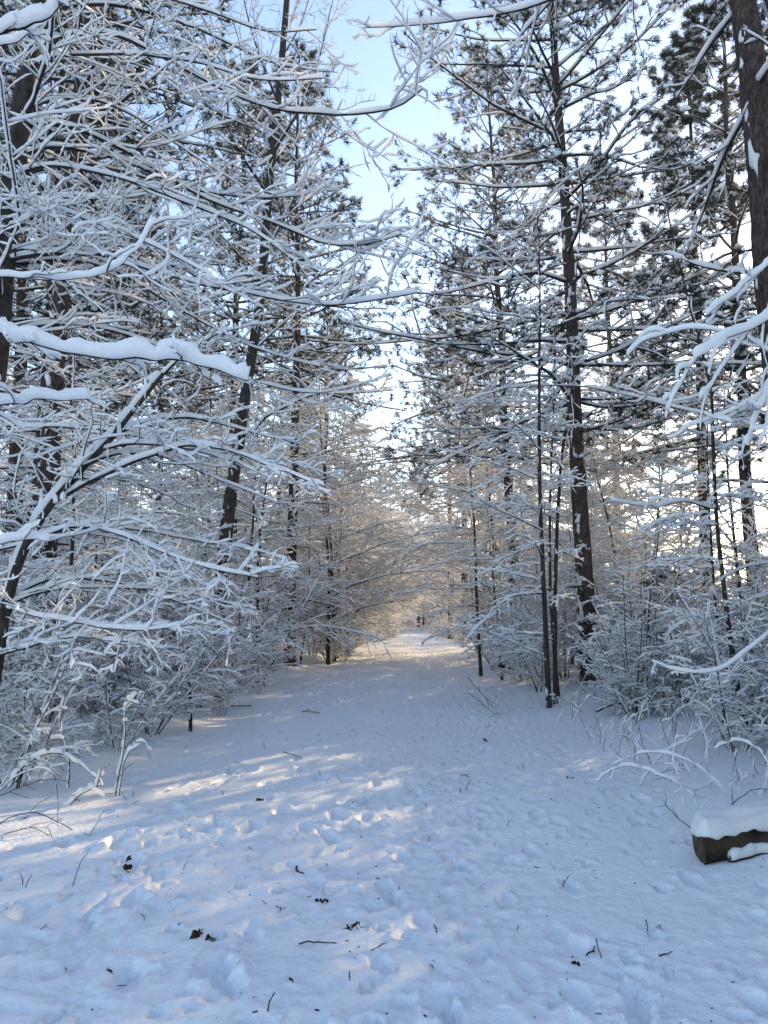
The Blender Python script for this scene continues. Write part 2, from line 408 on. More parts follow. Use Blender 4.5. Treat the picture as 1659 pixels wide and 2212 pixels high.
def stamp(tree, name, loc, label, cat, group=None, rz=0.0, sc=1.0, tilt=(0, 0)):
    """place a tree: tree = [(part name, mesh, [(sub-part name, mesh), ...]), ...]; meshes are shared between placings"""
    root = thing(name, loc, label, cat, group, rz, sc, tilt)
    for pn, me, subs in tree:
        p = part(pn, me, root)
        if pn in MASSES: p['kind'] = 'stuff'
        for sn, sme in subs:
            c = part(sn, sme, p)
            if sn in MASSES: c['kind'] = 'stuff'
    return root

gg = Geo()
nx, ny = len(GX), len(GY)
ii = np.arange(ny - 1)[:, None] * nx + np.arange(nx - 1)[None]
gg.add(np.stack([XX, YY, ZZ], -1).reshape(-1, 3), np.stack([ii, ii + 1, ii + nx + 1, ii + nx], -1).reshape(-1, 4))
go = bpy.data.objects.new('snowy_ground', gg.mesh('snowy_ground', GROUND)); COL.objects.link(go)
tag(go, 'snow covered ground with a trampled woodland path between the trees', None, None, 'structure')

# ----------------------------------------------------------------- trunks
def trunk(P, r0, r1, k=14, m=60, flare=0.35, rough=0.10, seed=0, fscale=1.0):
    """bark surface along the polyline P (n,3), with ridges"""
    Q = resample(P[None], m); s = np.linspace(0, 1, m)
    z = np.concatenate([[0], np.cumsum(np.linalg.norm(np.diff(Q[0], axis=0), axis=1))])
    rr = r0 + (r1 - r0) * s; rr = rr * (1 + flare * np.exp(-z / 0.22))
    a = np.arange(k) * 2 * np.pi / k
    A, Zz = np.meshgrid(a, z)
    nz = .8 * np.abs(perlin(np.cos(A) * 7 + seed, Zz * 3.0 + np.sin(A) * 7 + 11, 33)) * (k >= 20) + perlin(np.cos(A) * 2.4 * fscale + 7.3 * seed + 40, Zz * 2.2 + np.sin(A) * 2.4 * fscale + 20, 31) + 0.6 * perlin(np.cos(A) * 5 + 3 * seed + 60, Zz * 5 + np.sin(A) * 5 + 20, 32)
    g = Geo(); tube(g, Q, rr[None], k, (1 + rough * nz)[None])
    return g, Q[0], rr
def trunk_snow(g, Q, rr, count, zmax=9.0, size=0.07, seed=0, facing=(-0.75, -0.5)):
    """lumps of wind-blown snow stuck to the weather side of a trunk"""
    n = len(Q); i = rng.integers(1, n - 1, count * 3)
    i = i[Q[i, 2] - Q[0, 2] < zmax][:count]
    c = len(i); i = np.repeat(i, 3); c = len(i)
    th = math.atan2(facing[1], facing[0]) + np.repeat(rng.normal(0, 0.55, c // 3), 3) + rng.normal(0, .15, c)
    nrm = np.stack([np.cos(th), np.sin(th), np.zeros(c)], -1); tan = np.stack([-np.sin(th), np.cos(th), np.zeros(c)], -1)
    C = Q[i] + nrm * rr[i][:, None] * 0.97 + np.stack([0 * th, 0 * th, rng.normal(0, .07, c)], -1)
    s = size * (0.2 + rng.random(c) ** 2.5 * 1.1)
    ax = np.stack([tan * (s * 0.5)[:, None], nrm * (s * .30)[:, None], np.array([0, 0, 1.]) * (s * (0.6 + 1.3 * rng.random(c)))[:, None] + tan * (s * rng.normal(0, .3, c))[:, None]], 1)
    blobs(g, C, ax, ICO1, 0.45)

# ----------------------------------------------------------------- pines
def tufts(gn, gs, C, D, size, q=16, wid=0.010, snow=0.65, sscale=0.33, spread=0.75):
    """bursts of needles at C pointing along D, many with a lump of snow on top"""
    c = len(C)
    if c == 0: return
    d = unit(D)[:, None] + rng.normal(0, spread, (c, q, 3)); d = unit(d)
    base = C[:, None] - unit(D)[:, None] * (rng.random((c, q, 1)) * size * 0.7)
    ln = size * (0.65 + 0.5 * rng.random((c, q, 1)))
    tip = base + d * ln + np.array([0, 0, -0.10]) * ln
    sd_ = unit(np.cross(d, rng.normal(0, 1, (c, q, 3)))) * wid
    V = np.stack([base - sd_ * .5, base + sd_ * .5, tip], 2).reshape(-1, 3)
    gn.add(V, np.arange(len(V)).reshape(-1, 3))
    if snow > 0:
        s = rng.random(c) < snow; Cs = C[s]; k = len(Cs)
        sz = size * sscale * (0.55 + 0.8 * rng.random(k))
        th = rng.random(k) * 6.28
        a1 = np.stack([np.cos(th), np.sin(th), 0.2 * rng.normal(0, 1, k)], -1); a2 = np.stack([-np.sin(th), np.cos(th), 0.2 * rng.normal(0, 1, k)], -1)
        ax = np.stack([a1 * sz[:, None] * 1.25, a2 * sz[:, None] * .85, np.array([0, 0, 1.]) * (sz * .55)[:, None]], 1)
        blobs(gs, Cs + np.array([0, 0, 1]) * size * 0.28 - unit(D)[s] * size * 0.15, ax, ICO0 if q >= 18 else OCTA, 0.35)

def pine_limb(g, P0, D, L, r, tuft, dead=False, th=0.03, bend=(0, 0, 0.15), dens=1.0, soft=False, q=16, wid=0.010, snow=0.65):
    """limbs of a pine (g = bark, needles, snow)"""
    gb, gn, gs = g
    P = grow(P0, D, L, 8, bend, 0.22); Rr = radii(r, 8, .25)
    hi = q >= 18; tube(gb, P, Rr, 5 if hi else 4); snow_on(gs, P, Rr, th + 0.35 * Rr.mean(1), 5 if hi else 4, 14 if hi else 9, 0.95, gap=0.12)
    k2 = 6 if dead else int(9 * dens)
    s, d, l, r2 = spawn(P, Rr, L, k2, 0.2 if not dead else 0.15, 0.98, 0.85, 0.42 if not dead else 0.30, 0.45, 0.5)
    r2 = np.maximum(r2, 0.006); P2 = grow(s, d, l, 5, (0, 0, 0.15 if not dead else -0.3), 0.35); R2 = radii(r2, 5, .4)
    tube(gb, P2, R2, 3); snow_on(gs, P2, R2, th * .8, 4, 7 if hi else 4, 0.85, gap=.1)
    if dead:
        s, d, l3, r3 = spawn(P2, R2, l, 3, 0.2, .95, .8, .5, .6, .7)
        P3 = grow(s, d, l3, 3, (0, 0, -.1), .3); R3 = radii(np.maximum(r3, .004), 3, .6)
        tube(gb, P3, R3, 3); snow_on(gs, P3, R3, th * .7, 4, None, .7, gap=0)
        return
    k3 = int((4 if not soft else 6) * dens)
    s, d, l3, r3 = spawn(P2, R2, l, k3, 0.25, 1.0, 0.75, 0.55, 0.7, 0.7)
    P3 = grow(s, d, l3, 3, (0, 0, 0.35 if not soft else -0.2), .3); R3 = radii(np.maximum(r3, .005), 3, .7)
    if q >= 18: tube(gb, P3, R3, 3)
    tips = np.concatenate([P3[:, -1], P2[:, -1], P[:, -1]]); dirs = np.concatenate([P3[:, -1] - P3[:, -2], P2[:, -1] - P2[:, -2], P[:, -1] - P[:, -2]])
    if soft and q >= 12: tips = np.concatenate([tips, P3[:, 1]]); dirs = np.concatenate([dirs, P3[:, 1] - P3[:, 0]])
    tufts(gn, gs, tips, dirs, tuft, q, wid, snow)

def pine_plan(H, z0, zc, Lmax, step=0.55, per=4, seed=0):
    """starts of the limbs up a trunk: dead below zc, living above"""
    z = z0; out = []; r = np.random.default_rng(seed); az = r.random() * 6.28
    while z < H - 0.25:
        dead = z < zc; n = (2 if r.random() < .6 else 1) if dead else per + r.integers(-1, 2)
        for k in range(n):
            az += 6.28 / max(n, 2) + r.normal(0, .5)
            if dead: L = 0.5 + 1.6 * r.random(); el = r.normal(-0.05, .2)
            else:
                t = (z - zc) / (H - zc); L = Lmax * (1 - t) ** 0.75 * (0.7 + 0.5 * r.random()) * (0.55 + 0.45 * min(1, (z - zc + .4) / 1.6)) + 0.35
                el = -0.10 + 0.75 * t ** 1.3 + r.normal(0, .12)
            out.append((z + r.normal(0, .07), az, el, L, dead))
        z += step * (0.75 + 0.5 * r.random()) * (1.3 if dead else 1)
    return out

def make_pine(H, r0, z0, zc, Lmax, seed, lean=(0, 0), split=False, step=0.55, per=4, tuft=0.24, dens=.8, soft=False, bark=None, th=0.035, k=12, m=60, q=14, wid=0.018, snow=.5, az_boost=None, base_z=-0.15, zmin_patch=None, patches=26, nsmat=None):
    nsmat = nsmat or (SOFTNEEDLE if soft else NEEDLE)
    t = np.linspace(0, 1, 9); wob = np.cumsum(np.random.default_rng(seed).normal(0, .035, (9, 2)), 0) * H / 20
    P = np.stack([lean[0] * t + wob[:, 0] - wob[0, 0], lean[1] * t + wob[:, 1] - wob[0, 1], base_z + (H - base_z) * t], -1)
    gt, Q, rr = trunk(P, r0, 0.02, k, m, 0.3, 0.13, seed)
    zs = Q[:, 2]
    gp = Geo(); trunk_snow(gp, Q, rr, patches, 10, .09, seed)
    plan = pine_plan(H, z0, zc, Lmax, step, per, seed)
    res = []; acc = (Geo(), Geo(), Geo())
    for z, az, el, L, dead in plan:
        if az_boost: L *= 1 + az_boost[1] * max(0, math.cos(az - az_boost[0]))
        c = np.array([np.interp(z, zs, Q[:, 0]), np.interp(z, zs, Q[:, 1]), z]); rt = np.interp(z, zs, rr)
        D = np.array([[math.cos(az) * math.cos(el), math.sin(az) * math.cos(el), math.sin(el)]])
        g = (Geo(), Geo(), Geo()) if split else acc
        pine_limb(g, (c + D[0] * rt * .7)[None], D, np.array([L]), np.array([min(rt * .45, 0.012 + 0.010 * L, .042)]), tuft, dead, th,
                  (0, 0, -0.12 if dead else 0.12 if not soft else -0.1), dens, soft, q, wid, snow)
        if split:
            subs = []
            if g[1].v: subs.append(('needles', g[1].mesh('needles', nsmat, False)))
            subs.append(('snow_cap', g[2].mesh('snow_cap', SNOW)))
            res.append(('branch', g[0].mesh('branch', TWIG), subs))
    tr = ('trunk', gt.mesh('trunk', bark or PINE), [('snow_patches', gp.mesh('snow_patches', SNOW))])
    if not split:
        res = [('crown', acc[0].mesh('crown', TWIG), [('needles', acc[1].mesh('needles', nsmat, False)), ('snow_cap', acc[2].mesh('snow_cap', SNOW))])]
    return [tr] + res

# ----------------------------------------------------------------- young broadleaf trees and shrubs
def make_sapling(H, r0, seed, limbs=16, z0=0.12, Lf=0.42, el=0.35, th=0.028, k2=8, k3=5, k4=2, stems=1, droop=-0.35, spread=0.3, split=True, crook=0.12, rmin=0.003, uparch=0.0, keep=.92, merge=False, lod=0, tbend=(0, 0)):
    """slender tree: one or several stems with nearly level limbs that carry snow"""
    global rng
    old = rng; rng = np.random.default_rng(seed)
    out = []
    for s_ in range(stems):
        a = s_ * 6.28 / max(stems, 1) + rng.random(); d = np.array([[math.cos(a) * spread * (stems > 1) + rng.normal(0, .05), math.sin(a) * spread * (stems > 1) + rng.normal(0, .05), 1.0]])
        h = H * (1 if s_ == 0 else 0.6 + .4 * rng.random())
        P = grow(np.array([[0.06 * math.cos(a) * (stems > 1), 0.06 * math.sin(a) * (stems > 1), -0.12]]), d, np.array([h]), 9, (tbend[0], tbend[1], uparch), crook)
        gt, Q, rr = trunk(P[0], r0 * (1 if s_ == 0 else .75), 0.006, 7, 26, 0.25, 0.06, seed)
        gts = Geo(); snow_on(gts, P, radii(np.array([r0]), 9, .25), 0.05, 5, 40, 1.0, .5, .35)
        stem_part = 'trunk' if stems == 1 else 'stem'
        subs_stem = [('snow_coat', gts.mesh('snow_coat', SNOW))]
        nl = max(3, int(limbs * (1 if s_ == 0 else .7)))
        az = rng.random() * 6.28
        acc_b, acc_s = Geo(), Geo(); made = []
        for i in range(nl):
            t = z0 + (1 - z0) * (i + rng.random() * .8) / nl; az += 2.4 + rng.normal(0, .3)
            c = resample(P, 101)[0, int(min(t, .99) * 100)]
            L = h * Lf * (1 - 0.62 * t) * (0.65 + .6 * rng.random())
            e = el + rng.normal(0, .15) + 0.5 * max(0, t - .6)
            D = np.array([[math.cos(az) * math.cos(e), math.sin(az) * math.cos(e), math.sin(e)]])
            Pl = grow(c[None], D, np.array([L]), 8, (0, 0, droop), .22); Rl = radii(np.array([max(r0 * (1 - .7 * t) * .42, .005)]), 8, .3)
            gb, gs = (Geo(), Geo()) if split else (acc_b, acc_s)
            spray(gb, gs, Pl, Rl, th, k2, k3, k4, rmin=rmin, keep=keep, lod=lod)
            if split: made.append(('branch', gb.mesh('branch', TWIG), [('snow_cap', gs.mesh('snow_cap', SNOW))]))
        if split:
            out.append((stem_part, gt.mesh(stem_part, BARK), subs_stem)); out += made
        else:
            out.append((stem_part, gt.mesh(stem_part, BARK), subs_stem + [('branches', acc_b.mesh('branches', TWIG)), ('snow_cap', acc_s.mesh('snow_cap', SNOW))]))
    rng = old
    if merge: return out_merge(out)
    return out
def join(meshes, name):
    g = Geo()
    for me in meshes:
        if not len(me.polygons): continue
        V = np.empty(len(me.vertices) * 3, np.float32); me.vertices.foreach_get('co', V)
        I = np.empty(len(me.loops), np.int32); me.loops.foreach_get('vertex_index', I)
        tot = np.empty(len(me.polygons), np.int32); me.polygons.foreach_get('loop_total', tot)
        g.add(V.reshape(-1, 3), I.reshape(-1, int(tot[0])))
        TRIS[0] -= int((tot - 2).sum())
    return g.mesh(name, meshes[0].materials[0])
def out_merge(parts):
    """one mesh of stems, one of branches, one of snow, for plants seen small"""
    st = [p[1] for p in parts if p[0] in ('stem', 'trunk')]; subs = [q for p in parts for q in p[2]]
    br = [q[1] for q in subs if q[0] == 'branches'] + [p[1] for p in parts if p[0] == 'branch']
    sn = [q[1] for q in subs if q[0] in ('snow_cap', 'snow_coat')]
    res = [('trunk' if parts[0][0] == 'trunk' else 'stems', join(st, 'trunk'), []), ('branches', join(br, 'branches'), [('snow_cap', join(sn, 'snow_cap'))])]
    for me in st + br + sn: bpy.data.meshes.remove(me)
    return res

NEAR_SAPS = [make_sapling(6.5, .045, 101, 19, Lf=.44, th=.030, k2=10, k3=6, k4=0), make_sapling(5.2, .035, 103, 15, Lf=.5, th=.030, k2=10, k3=6, k4=0, droop=-.5)]
SAPS = [make_sapling(7.0, .045, 111, 22, Lf=.44, th=.033, k2=11, k3=6, k4=0, split=False, keep=1, rmin=.0032, lod=1, merge=True), make_sapling(8.5, .055, 112, 24, Lf=.42, th=.033, k2=12, k3=6, k4=0, split=False, keep=1, rmin=.0032, lod=1, merge=True),
        make_sapling(5.5, .035, 113, 18, Lf=.5, th=.033, k2=11, k3=6, k4=0, split=False, keep=1, rmin=.0032, droop=-.5, lod=1, merge=True)]
def shrub_kinds(merge, sd, lod):
    return [make_sapling(3.2, .018, sd + 1, 10, stems=6, spread=.38, Lf=.42, el=.6, droop=-.3, split=False, th=.030, k2=8, k3=6, k4=1 - lod, merge=merge, lod=lod),
          make_sapling(2.5, .014, sd + 2, 9, stems=7, spread=.5, Lf=.44, el=.55, droop=-.45, split=False, th=.030, k2=7, k3=6, k4=1 - lod, merge=merge, lod=lod),
          make_sapling(4.2, .022, sd + 3, 11, stems=5, spread=.3, Lf=.40, el=.6, droop=-.3, split=False, th=.030, k2=9, k3=5, k4=1 - lod, merge=merge, lod=lod),
          make_sapling(1.7, .010, sd + 4, 8, stems=7, spread=.6, Lf=.45, el=.6, droop=-.4, split=False, th=.030, k2=6, k3=4, k4=1 - lod, merge=merge, lod=lod)]
ARCHING = [make_sapling(9.5, .05, 121, 24, Lf=.36, th=.033, k2=11, k3=6, k4=0, split=False, keep=1, rmin=.0032, lod=1, merge=True, tbend=(1.15, 0), uparch=-.25),
           make_sapling(7.5, .045, 122, 22, Lf=.40, th=.033, k2=11, k3=6, k4=0, split=False, keep=1, rmin=.0032, lod=1, merge=True, tbend=(1.5, .2), uparch=-.4)]
NEAR_SHRUBS = shrub_kinds(False, 200, 1)[:3]; SHRUBS = shrub_kinds(True, 250, 1)[1:]
PINES = [make_pine(20, .19, 2.2, 8.0, 3.5, 301), make_pine(22, .22, 2.5, 9.5, 3.8, 302), make_pine(18, .16, 2.0, 6.5, 3.1, 303)]

def G(x, y, dz=0.0): return (x, y, gz(x, y) + dz)

# ----------------------------------------------------------------- the pines one can tell apart
def base_at(u, Y, v=None):
    d = ray(u, v or 1480); x = d[0] / d[1] * Y; return x, Y
def pine_at(tree, u, Y, label, rz=0.0, sc=1.0, tilt=(0, 0), group='tall pines standing beside the path'):
    x, y = base_at(u, Y); return stamp(tree, 'pine_tree', G(x, y), label, 'pine tree', group, rz, sc, tilt)

main_pine = make_pine(21, .19, 2.0, 5.2, 3.4, 311, lean=(-0.5, 0.2), split=True, step=.62, per=4, k=28, m=150, tuft=.20, q=18, wid=.014, th=.045, dens=.9, az_boost=(math.pi, .45), patches=34)
pine_at(main_pine, 1277, 16, 'reddish barked pine standing alone nearest the path on its right edge', group=None)
second_pine = make_pine(22, .19, 2.0, 6.0, 3.6, 312, lean=(-0.9, 0), split=True, step=.62, per=4, k=20, m=90, tuft=.22, q=17, wid=.014, dens=.9, az_boost=(math.pi, .5), patches=30)
pine_at(second_pine, 1122, 26, 'snow flecked pine behind and left of the nearest reddish pine', group=None)
big_pine = make_pine(19, .25, 3.0, 9.6, 3.4, 313, lean=(-0.75, .3), split=True, step=.8, per=3, k=32, m=150, tuft=.17, q=18, wid=.010, th=.06, patches=16, soft=True, dens=.8)
bp = at(1650, 700, 8.6)
stamp(big_pine, 'pine_tree', G(bp[0] + .46, 8.6), 'thick grey brown pine trunk cut off by the right edge of the view', 'pine tree')

pine_at(PINES[0], 1008, 38, 'slim pine farther along the right side of the path', .4, 1.0)
pine_at(PINES[2], 975, 46, 'farther slim pine beside the path where it narrows', 2.0, 1.15)
pine_at(PINES[2], 1352, 31, 'narrow pine with a pointed golden lit top', 1.2, 1.12)
soft_pine = make_pine(17, .17, 2.4, 5.5, 3.0, 315, soft=True, dens=.85, tuft=.22, q=13, wid=.014, step=.7)
pine_at(soft_pine, 1545, 21, 'soft needled pine with drooping snowy boughs behind the thick trunk', 1.0, 1.05)
pine_at(soft_pine, 1640, 19, 'dark bare pine trunk between the thin saplings and the right edge', 2.6, 1.08)
pine_at(PINES[1], 95, 13.5, 'reddish pine trunk behind the dark forked tree', 0.5)
pine_at(PINES[1], 5, 18, 'pine trunk at the far left behind the snowy limbs', 2.5)
pine_at(PINES[0], 492, 25, 'reddish pine behind the dark crooked tree', 4.0, 1.05)
pine_at(PINES[2], 250, 30, 'pine with sunlit needles behind the arching limbs', 1.0, 1.1)
pine_at(PINES[1], 700, 42, 'slender pine left of the gap of sky above the path', 3.0, .85)

pine_at(PINES[2], 842, 72, 'small topped pine closing the gap of sky above the far path', 2.2, .95)
pine_at(PINES[0], 905, 84, 'pine standing at the right of the far end of the path', 1.0, .95)
# low sunlight comes through gaps in the wood: (x, y, height it reaches, half width, first metre kept free)
GAPS = [(-2.3, 7.2, 0, 1.2, 8), (0.1, 6.0, 0, .42, 2.5), (-2.3, 7.6, 3.2, 1.4, 6), (-2.6, 30, 3.5, 5, 5), (-2.6, 40, 3.5, 6, 5), (-2.4, 52, 4.0, 6, 5)]
def in_gap(x, y, h, rad):
    ca, sa, te = math.cos(SUN_AZ), math.sin(SUN_AZ), math.tan(SUN_EL)
    for x0, y0, z0, hw, t0 in GAPS:
        t = (x - x0) * sa + (y - y0) * ca; p = (x - x0) * ca - (y - y0) * sa
        if t > t0 and abs(p) < hw + rad and h > z0 + t * te - .6: return True
    return False
pine_at(PINES[0], 625, 23.5, 'dark crowned pine left of the sky gap behind the arching limbs', 1.0)
for x_, y_ in ((22.5, 30.0), (24.2, 32.8), (26.6, 34.2), (20.4, 28.4)):  # unseen pines, added to block the sun from the lower right path
    stamp(PINES[1], 'pine_tree', G(x_, y_), 'tall pine in the wood on the right of the path', 'pine tree', 'pines deep in the wood on the right', x_, 1.0)
# the rest of the pine wood
r = np.random.default_rng(77)
spots = []
def free(x, y, dmin): return all((x - a) ** 2 + (y - b) ** 2 > dmin * dmin for a, b in spots)
tries = 0
while len(spots) < 95 and tries < 6000:
    tries += 1
    y = r.uniform(-4, 150); x = r.uniform(-55, 75)
    if -6.5 < x < 4.8 + 0.01 * y: continue
    if y < 104 and abs(x) < 6: continue
    if x < 0 and y < 12: continue
    if 0 < x < 5.5 + .52 * max(y, 0) and y < 15: continue
    az = math.degrees(math.atan2(x, y)); dist = math.hypot(x, y)
    if in_gap(x, y, 20, 1.1): continue
    if 13 < az < 31 and dist > 44: continue                       # a clearing lies beyond the wood there
    if free(x, y, 4.2): spots.append((x, y))
for x, y in spots:
    i = r.integers(0, 3); side = 'left' if x < 0 else 'right'
    stamp(PINES[i], 'pine_tree', G(x, y), 'tall pine in the wood on the %s of the path' % side, 'pine tree', 'pines deep in the wood on the %s' % side, r.random() * 6.28, 0.8 + .4 * r.random(), (r.normal(0, .015), r.normal(0, .015)))

# ----------------------------------------------------------------- thicket
TALL = [SAPS[0], SAPS[1], SAPS[1], SAPS[2]]
MARKS = [('the leaning dark tree', -40, 6.9), ('the arching frosted bramble', 180, 6.9), ('the short forked sapling', 415, 11), ('the tall crooked tree', 462, 17), ('the reddish left pine', 492, 25),
         ('the slim dark sapling', 1040, 19), ('the straight pale sapling', 1185, 13.4), ('the nearest reddish pine', 1277, 16), ('the small bowed evergreen', 1468, 17.5),
         ('the thinner right edge sapling', 1560, 9.9), ('the curved forked sapling', 1618, 9.4), ('the dark right edge pine', 1700, 19)]
USED = {}
def place_label(name, x, y):
    """where a front plant stands, told by the nearest thing one can point to"""
    d = np.array([x, y, 0.8]) - CAM; dep = d @ cf; u = (384 + 768 * (d @ cr) / dep) / K
    m = min(MARKS, key=lambda q: abs(q[1] - u) + 12 * abs(q[2] - y))
    where = 'behind' if y > m[2] + 1.2 else 'in front of' if y < m[2] - 1.2 else 'beside'
    lab = '%s %s %s on its %s' % ('snowy shrub' if name == 'shrub' else 'snowy sapling', where, m[0], 'left' if u < m[1] else 'right')
    n = USED[lab] = USED.get(lab, 0) + 1
    return lab if n == 1 else lab + ' ' + ('second', 'third', 'fourth', 'fifth', 'sixth', 'seventh', 'eighth', 'ninth', 'tenth', 'eleventh', 'twelfth')[min(n, 12) - 2] + ' there'
def scatter(n, xr, yr, protos, name, cat, label, group, dmin, seed, smin=.8, smax=1.25, skip=None, weight=1.0, turn=None):
    r = np.random.default_rng(seed); pts = []; t = 0
    while len(pts) < n and t < n * 60:
        t += 1; y = yr[0] + (yr[1] - yr[0]) * r.random() ** weight; x = xr[0](y) + (xr[1](y) - xr[0](y)) * r.random()
        if skip and skip(x, y): continue
        if 9 < y < 16.2 and (.175 < x / y < .255 if cat == 'shrub' else .12 < x / y < .30): continue             # the foot of the nearest pine stays clear
        if in_gap(x, y, (8.5 if protos is TALL or protos is ARCHING else 6.0) if cat == 'sapling' else 1.9, .4): continue
        if all((x - a) ** 2 + (y - b) ** 2 > (dmin * (1 + y * .012)) ** 2 for a, b in pts): pts.append((x, y))
    for x, y in pts:
        k_ = r.integers(0, len(protos)); sc_ = None
        lab = label
        if protos is NEAR_SHRUBS or protos is NEAR_SAPS: lab = place_label(name, x, y)
        stamp(protos[k_], name, G(x, y), lab, cat, group, r.random() * 6.28 if turn is None else turn + r.normal(0, .45), r.uniform(smin, smax), (r.normal(0, .06), r.normal(0, .06)))
edgeL = lambda y: -(2.65 + 1.35 * math.exp(-max(0, y - 12) / 14))
edgeR = lambda y: 2.2 + 0.8 * math.exp(-max(0, y - 9) / 5)
SL = 'slender sapling with level snowy branches in the thicket on the %s'
BL = 'many stemmed bare shrub loaded with snow in the thicket on the %s'
SMALL = [SHRUBS[-1], SHRUBS[0]]
scatter(13, (lambda y: -2.6 - .33 * y, lambda y: -3.6), (7.2, 12.5), SMALL, 'shrub', 'shrub', 'knee high snowy shrub at the foot of the left bank', 'low shrubs on the left bank', .75, 51, .55, .85)
scatter(18, (lambda y: 2.2 + max(0, 10.5 - y) * .42, lambda y: 1.6 + .44 * y), (7.6, 14), SMALL, 'shrub', 'shrub', 'knee high snowy shrub in the weeds along the right edge', 'low shrubs along the right edge', .6, 52, .5, .85)
scatter(11, (lambda y: -2.4, lambda y: -1.6), (46, 102), SMALL, 'shrub', 'shrub', 'low snowy shrub crowding the left side of the far path', 'low shrubs crowding the far path from the left', .8, 53, .7, 1.1)
scatter(11, (lambda y: 1.3, lambda y: 2.0), (46, 102), SMALL, 'shrub', 'shrub', 'low snowy shrub crowding the right side of the far path', 'low shrubs crowding the far path from the right', .8, 54, .7, 1.1)
def beyond(x, y): az = math.degrees(math.atan2(x, y)); return 13 < az < 48 and math.hypot(x, y) > 46
scatter(12, (lambda y: -5 - .3 * y, lambda y: edgeL(y) - .5), (11, 24), NEAR_SAPS, 'sapling', 'sapling', SL % 'left', 'saplings in the left thicket', 1.6, 21)
scatter(75, (lambda y: -9 - .34 * y, lambda y: edgeL(y) - .4), (18, 90), SAPS, 'sapling', 'sapling', SL % 'left', 'saplings in the left thicket', 1.3, 1, weight=1.5)
scatter(12, (lambda y: -3.4, lambda y: 3.2), (103, 112), SHRUBS, 'shrub', 'shrub', 'snowy shrub across the very end of the path', 'shrubs across the end of the path', .7, 38, .9, 1.3)
scatter(17, (lambda y: -3.9, lambda y: -2.8), (27, 100), ARCHING, 'sapling', 'sapling', 'snow bowed sapling arching over the far path from its left edge', 'saplings arching over the far path from the left', 1.0, 41, .85, 1.25, turn=0.0)
scatter(15, (lambda y: 2.1, lambda y: 3.0), (33, 100), ARCHING, 'sapling', 'sapling', 'snow bowed sapling arching over the far path from its right edge', 'saplings arching over the far path from the right', 1.0, 42, .8, 1.15, turn=math.pi)
scatter(34, (lambda y: -3.9, lambda y: -2.7), (25, 104), TALL, 'sapling', 'sapling', 'tall snowy sapling leaning over the left edge of the far path', 'saplings along the left edge of the far path', .9, 31, 1.1, 1.5)
scatter(34, (lambda y: 2.2, lambda y: 3.2), (27, 104), TALL, 'sapling', 'sapling', 'tall snowy sapling leaning over the right edge of the far path', 'saplings along the right edge of the far path', .9, 32, 1.0, 1.4)
scatter(20, (lambda y: -3.3, lambda y: -2.5), (24, 100), SHRUBS, 'shrub', 'shrub', 'snowy shrub at the foot of the saplings on the left edge of the far path', 'shrubs along the left edge of the far path', .8, 36, .7, 1.1)
scatter(20, (lambda y: 1.9, lambda y: 2.7), (20, 100), SHRUBS, 'shrub', 'shrub', 'snowy shrub at the foot of the saplings on the right edge of the far path', 'shrubs along the right edge of the far path', .8, 37, .6, 1.0)
scatter(26, (lambda y: -3 - .42 * y, lambda y: edgeL(y) + .1), (9.2, 17), NEAR_SHRUBS, 'shrub', 'shrub', 'many stemmed snowy shrub at the front of the thicket on the left', 'shrubs at the front of the left thicket', .85, 33, .7, 1.1)
scatter(68, (lambda y: -6 - .34 * y, lambda y: edgeL(y) + .2), (15, 95), SHRUBS, 'shrub', 'shrub', BL % 'left', 'shrubs in the left thicket', .9, 2, weight=1.6)
scatter(9, (lambda y: edgeR(y) + .5, lambda y: 4 + .25 * y), (14, 26), NEAR_SAPS, 'sapling', 'sapling', SL % 'right', 'saplings in the right thicket', 1.6, 22)
scatter(75, (lambda y: edgeR(y) + .5, lambda y: 8 + .55 * y), (18, 95), SAPS, 'sapling', 'sapling', SL % 'right', 'saplings in the right thicket', 1.2, 3, .7, 1.1, weight=1.4, skip=lambda x, y: beyond(x, y) or (x > 6 + .12 * y and y < 45 and x < .46 * y))
scatter(42, (lambda y: edgeR(y) - .1 + max(0, 11 - y) * .5, lambda y: 2 + .46 * y), (9.8, 18), NEAR_SHRUBS, 'shrub', 'shrub', 'many stemmed snowy shrub at the front of the thicket on the right', 'shrubs at the front of the right thicket', .68, 34, .6, .95)
scatter(58, (lambda y: edgeR(y) + .2, lambda y: 8 + .5 * y), (15, 90), SHRUBS, 'shrub', 'shrub', BL % 'right', 'shrubs in the right thicket', .85, 4, .7, 1.1, weight=1.5, skip=beyond)
scatter(26, (lambda y: 3.0 + .47 * y, lambda y: 9 + .6 * y), (2, 18), SAPS, 'sapling', 'sapling', SL % 'right', 'saplings in the right thicket', 1.5, 45, .8, 1.1)  # saplings past the right of the view, added to block low sun
scatter(22, (lambda y: 2.9 + .45 * y, lambda y: 8 + .5 * y), (2.0, 14), SHRUBS, 'shrub', 'shrub', BL % 'right', 'shrubs in the right thicket', .9, 35)  # shrubs added off view as well, shading the path's near right side
scatter(60, (lambda y: -9, lambda y: 9), (96, 132), SAPS, 'sapling', 'sapling', 'snowy sapling closing the view at the far end of the path', 'saplings at the end of the path', 1.0, 5, .9, 1.6)

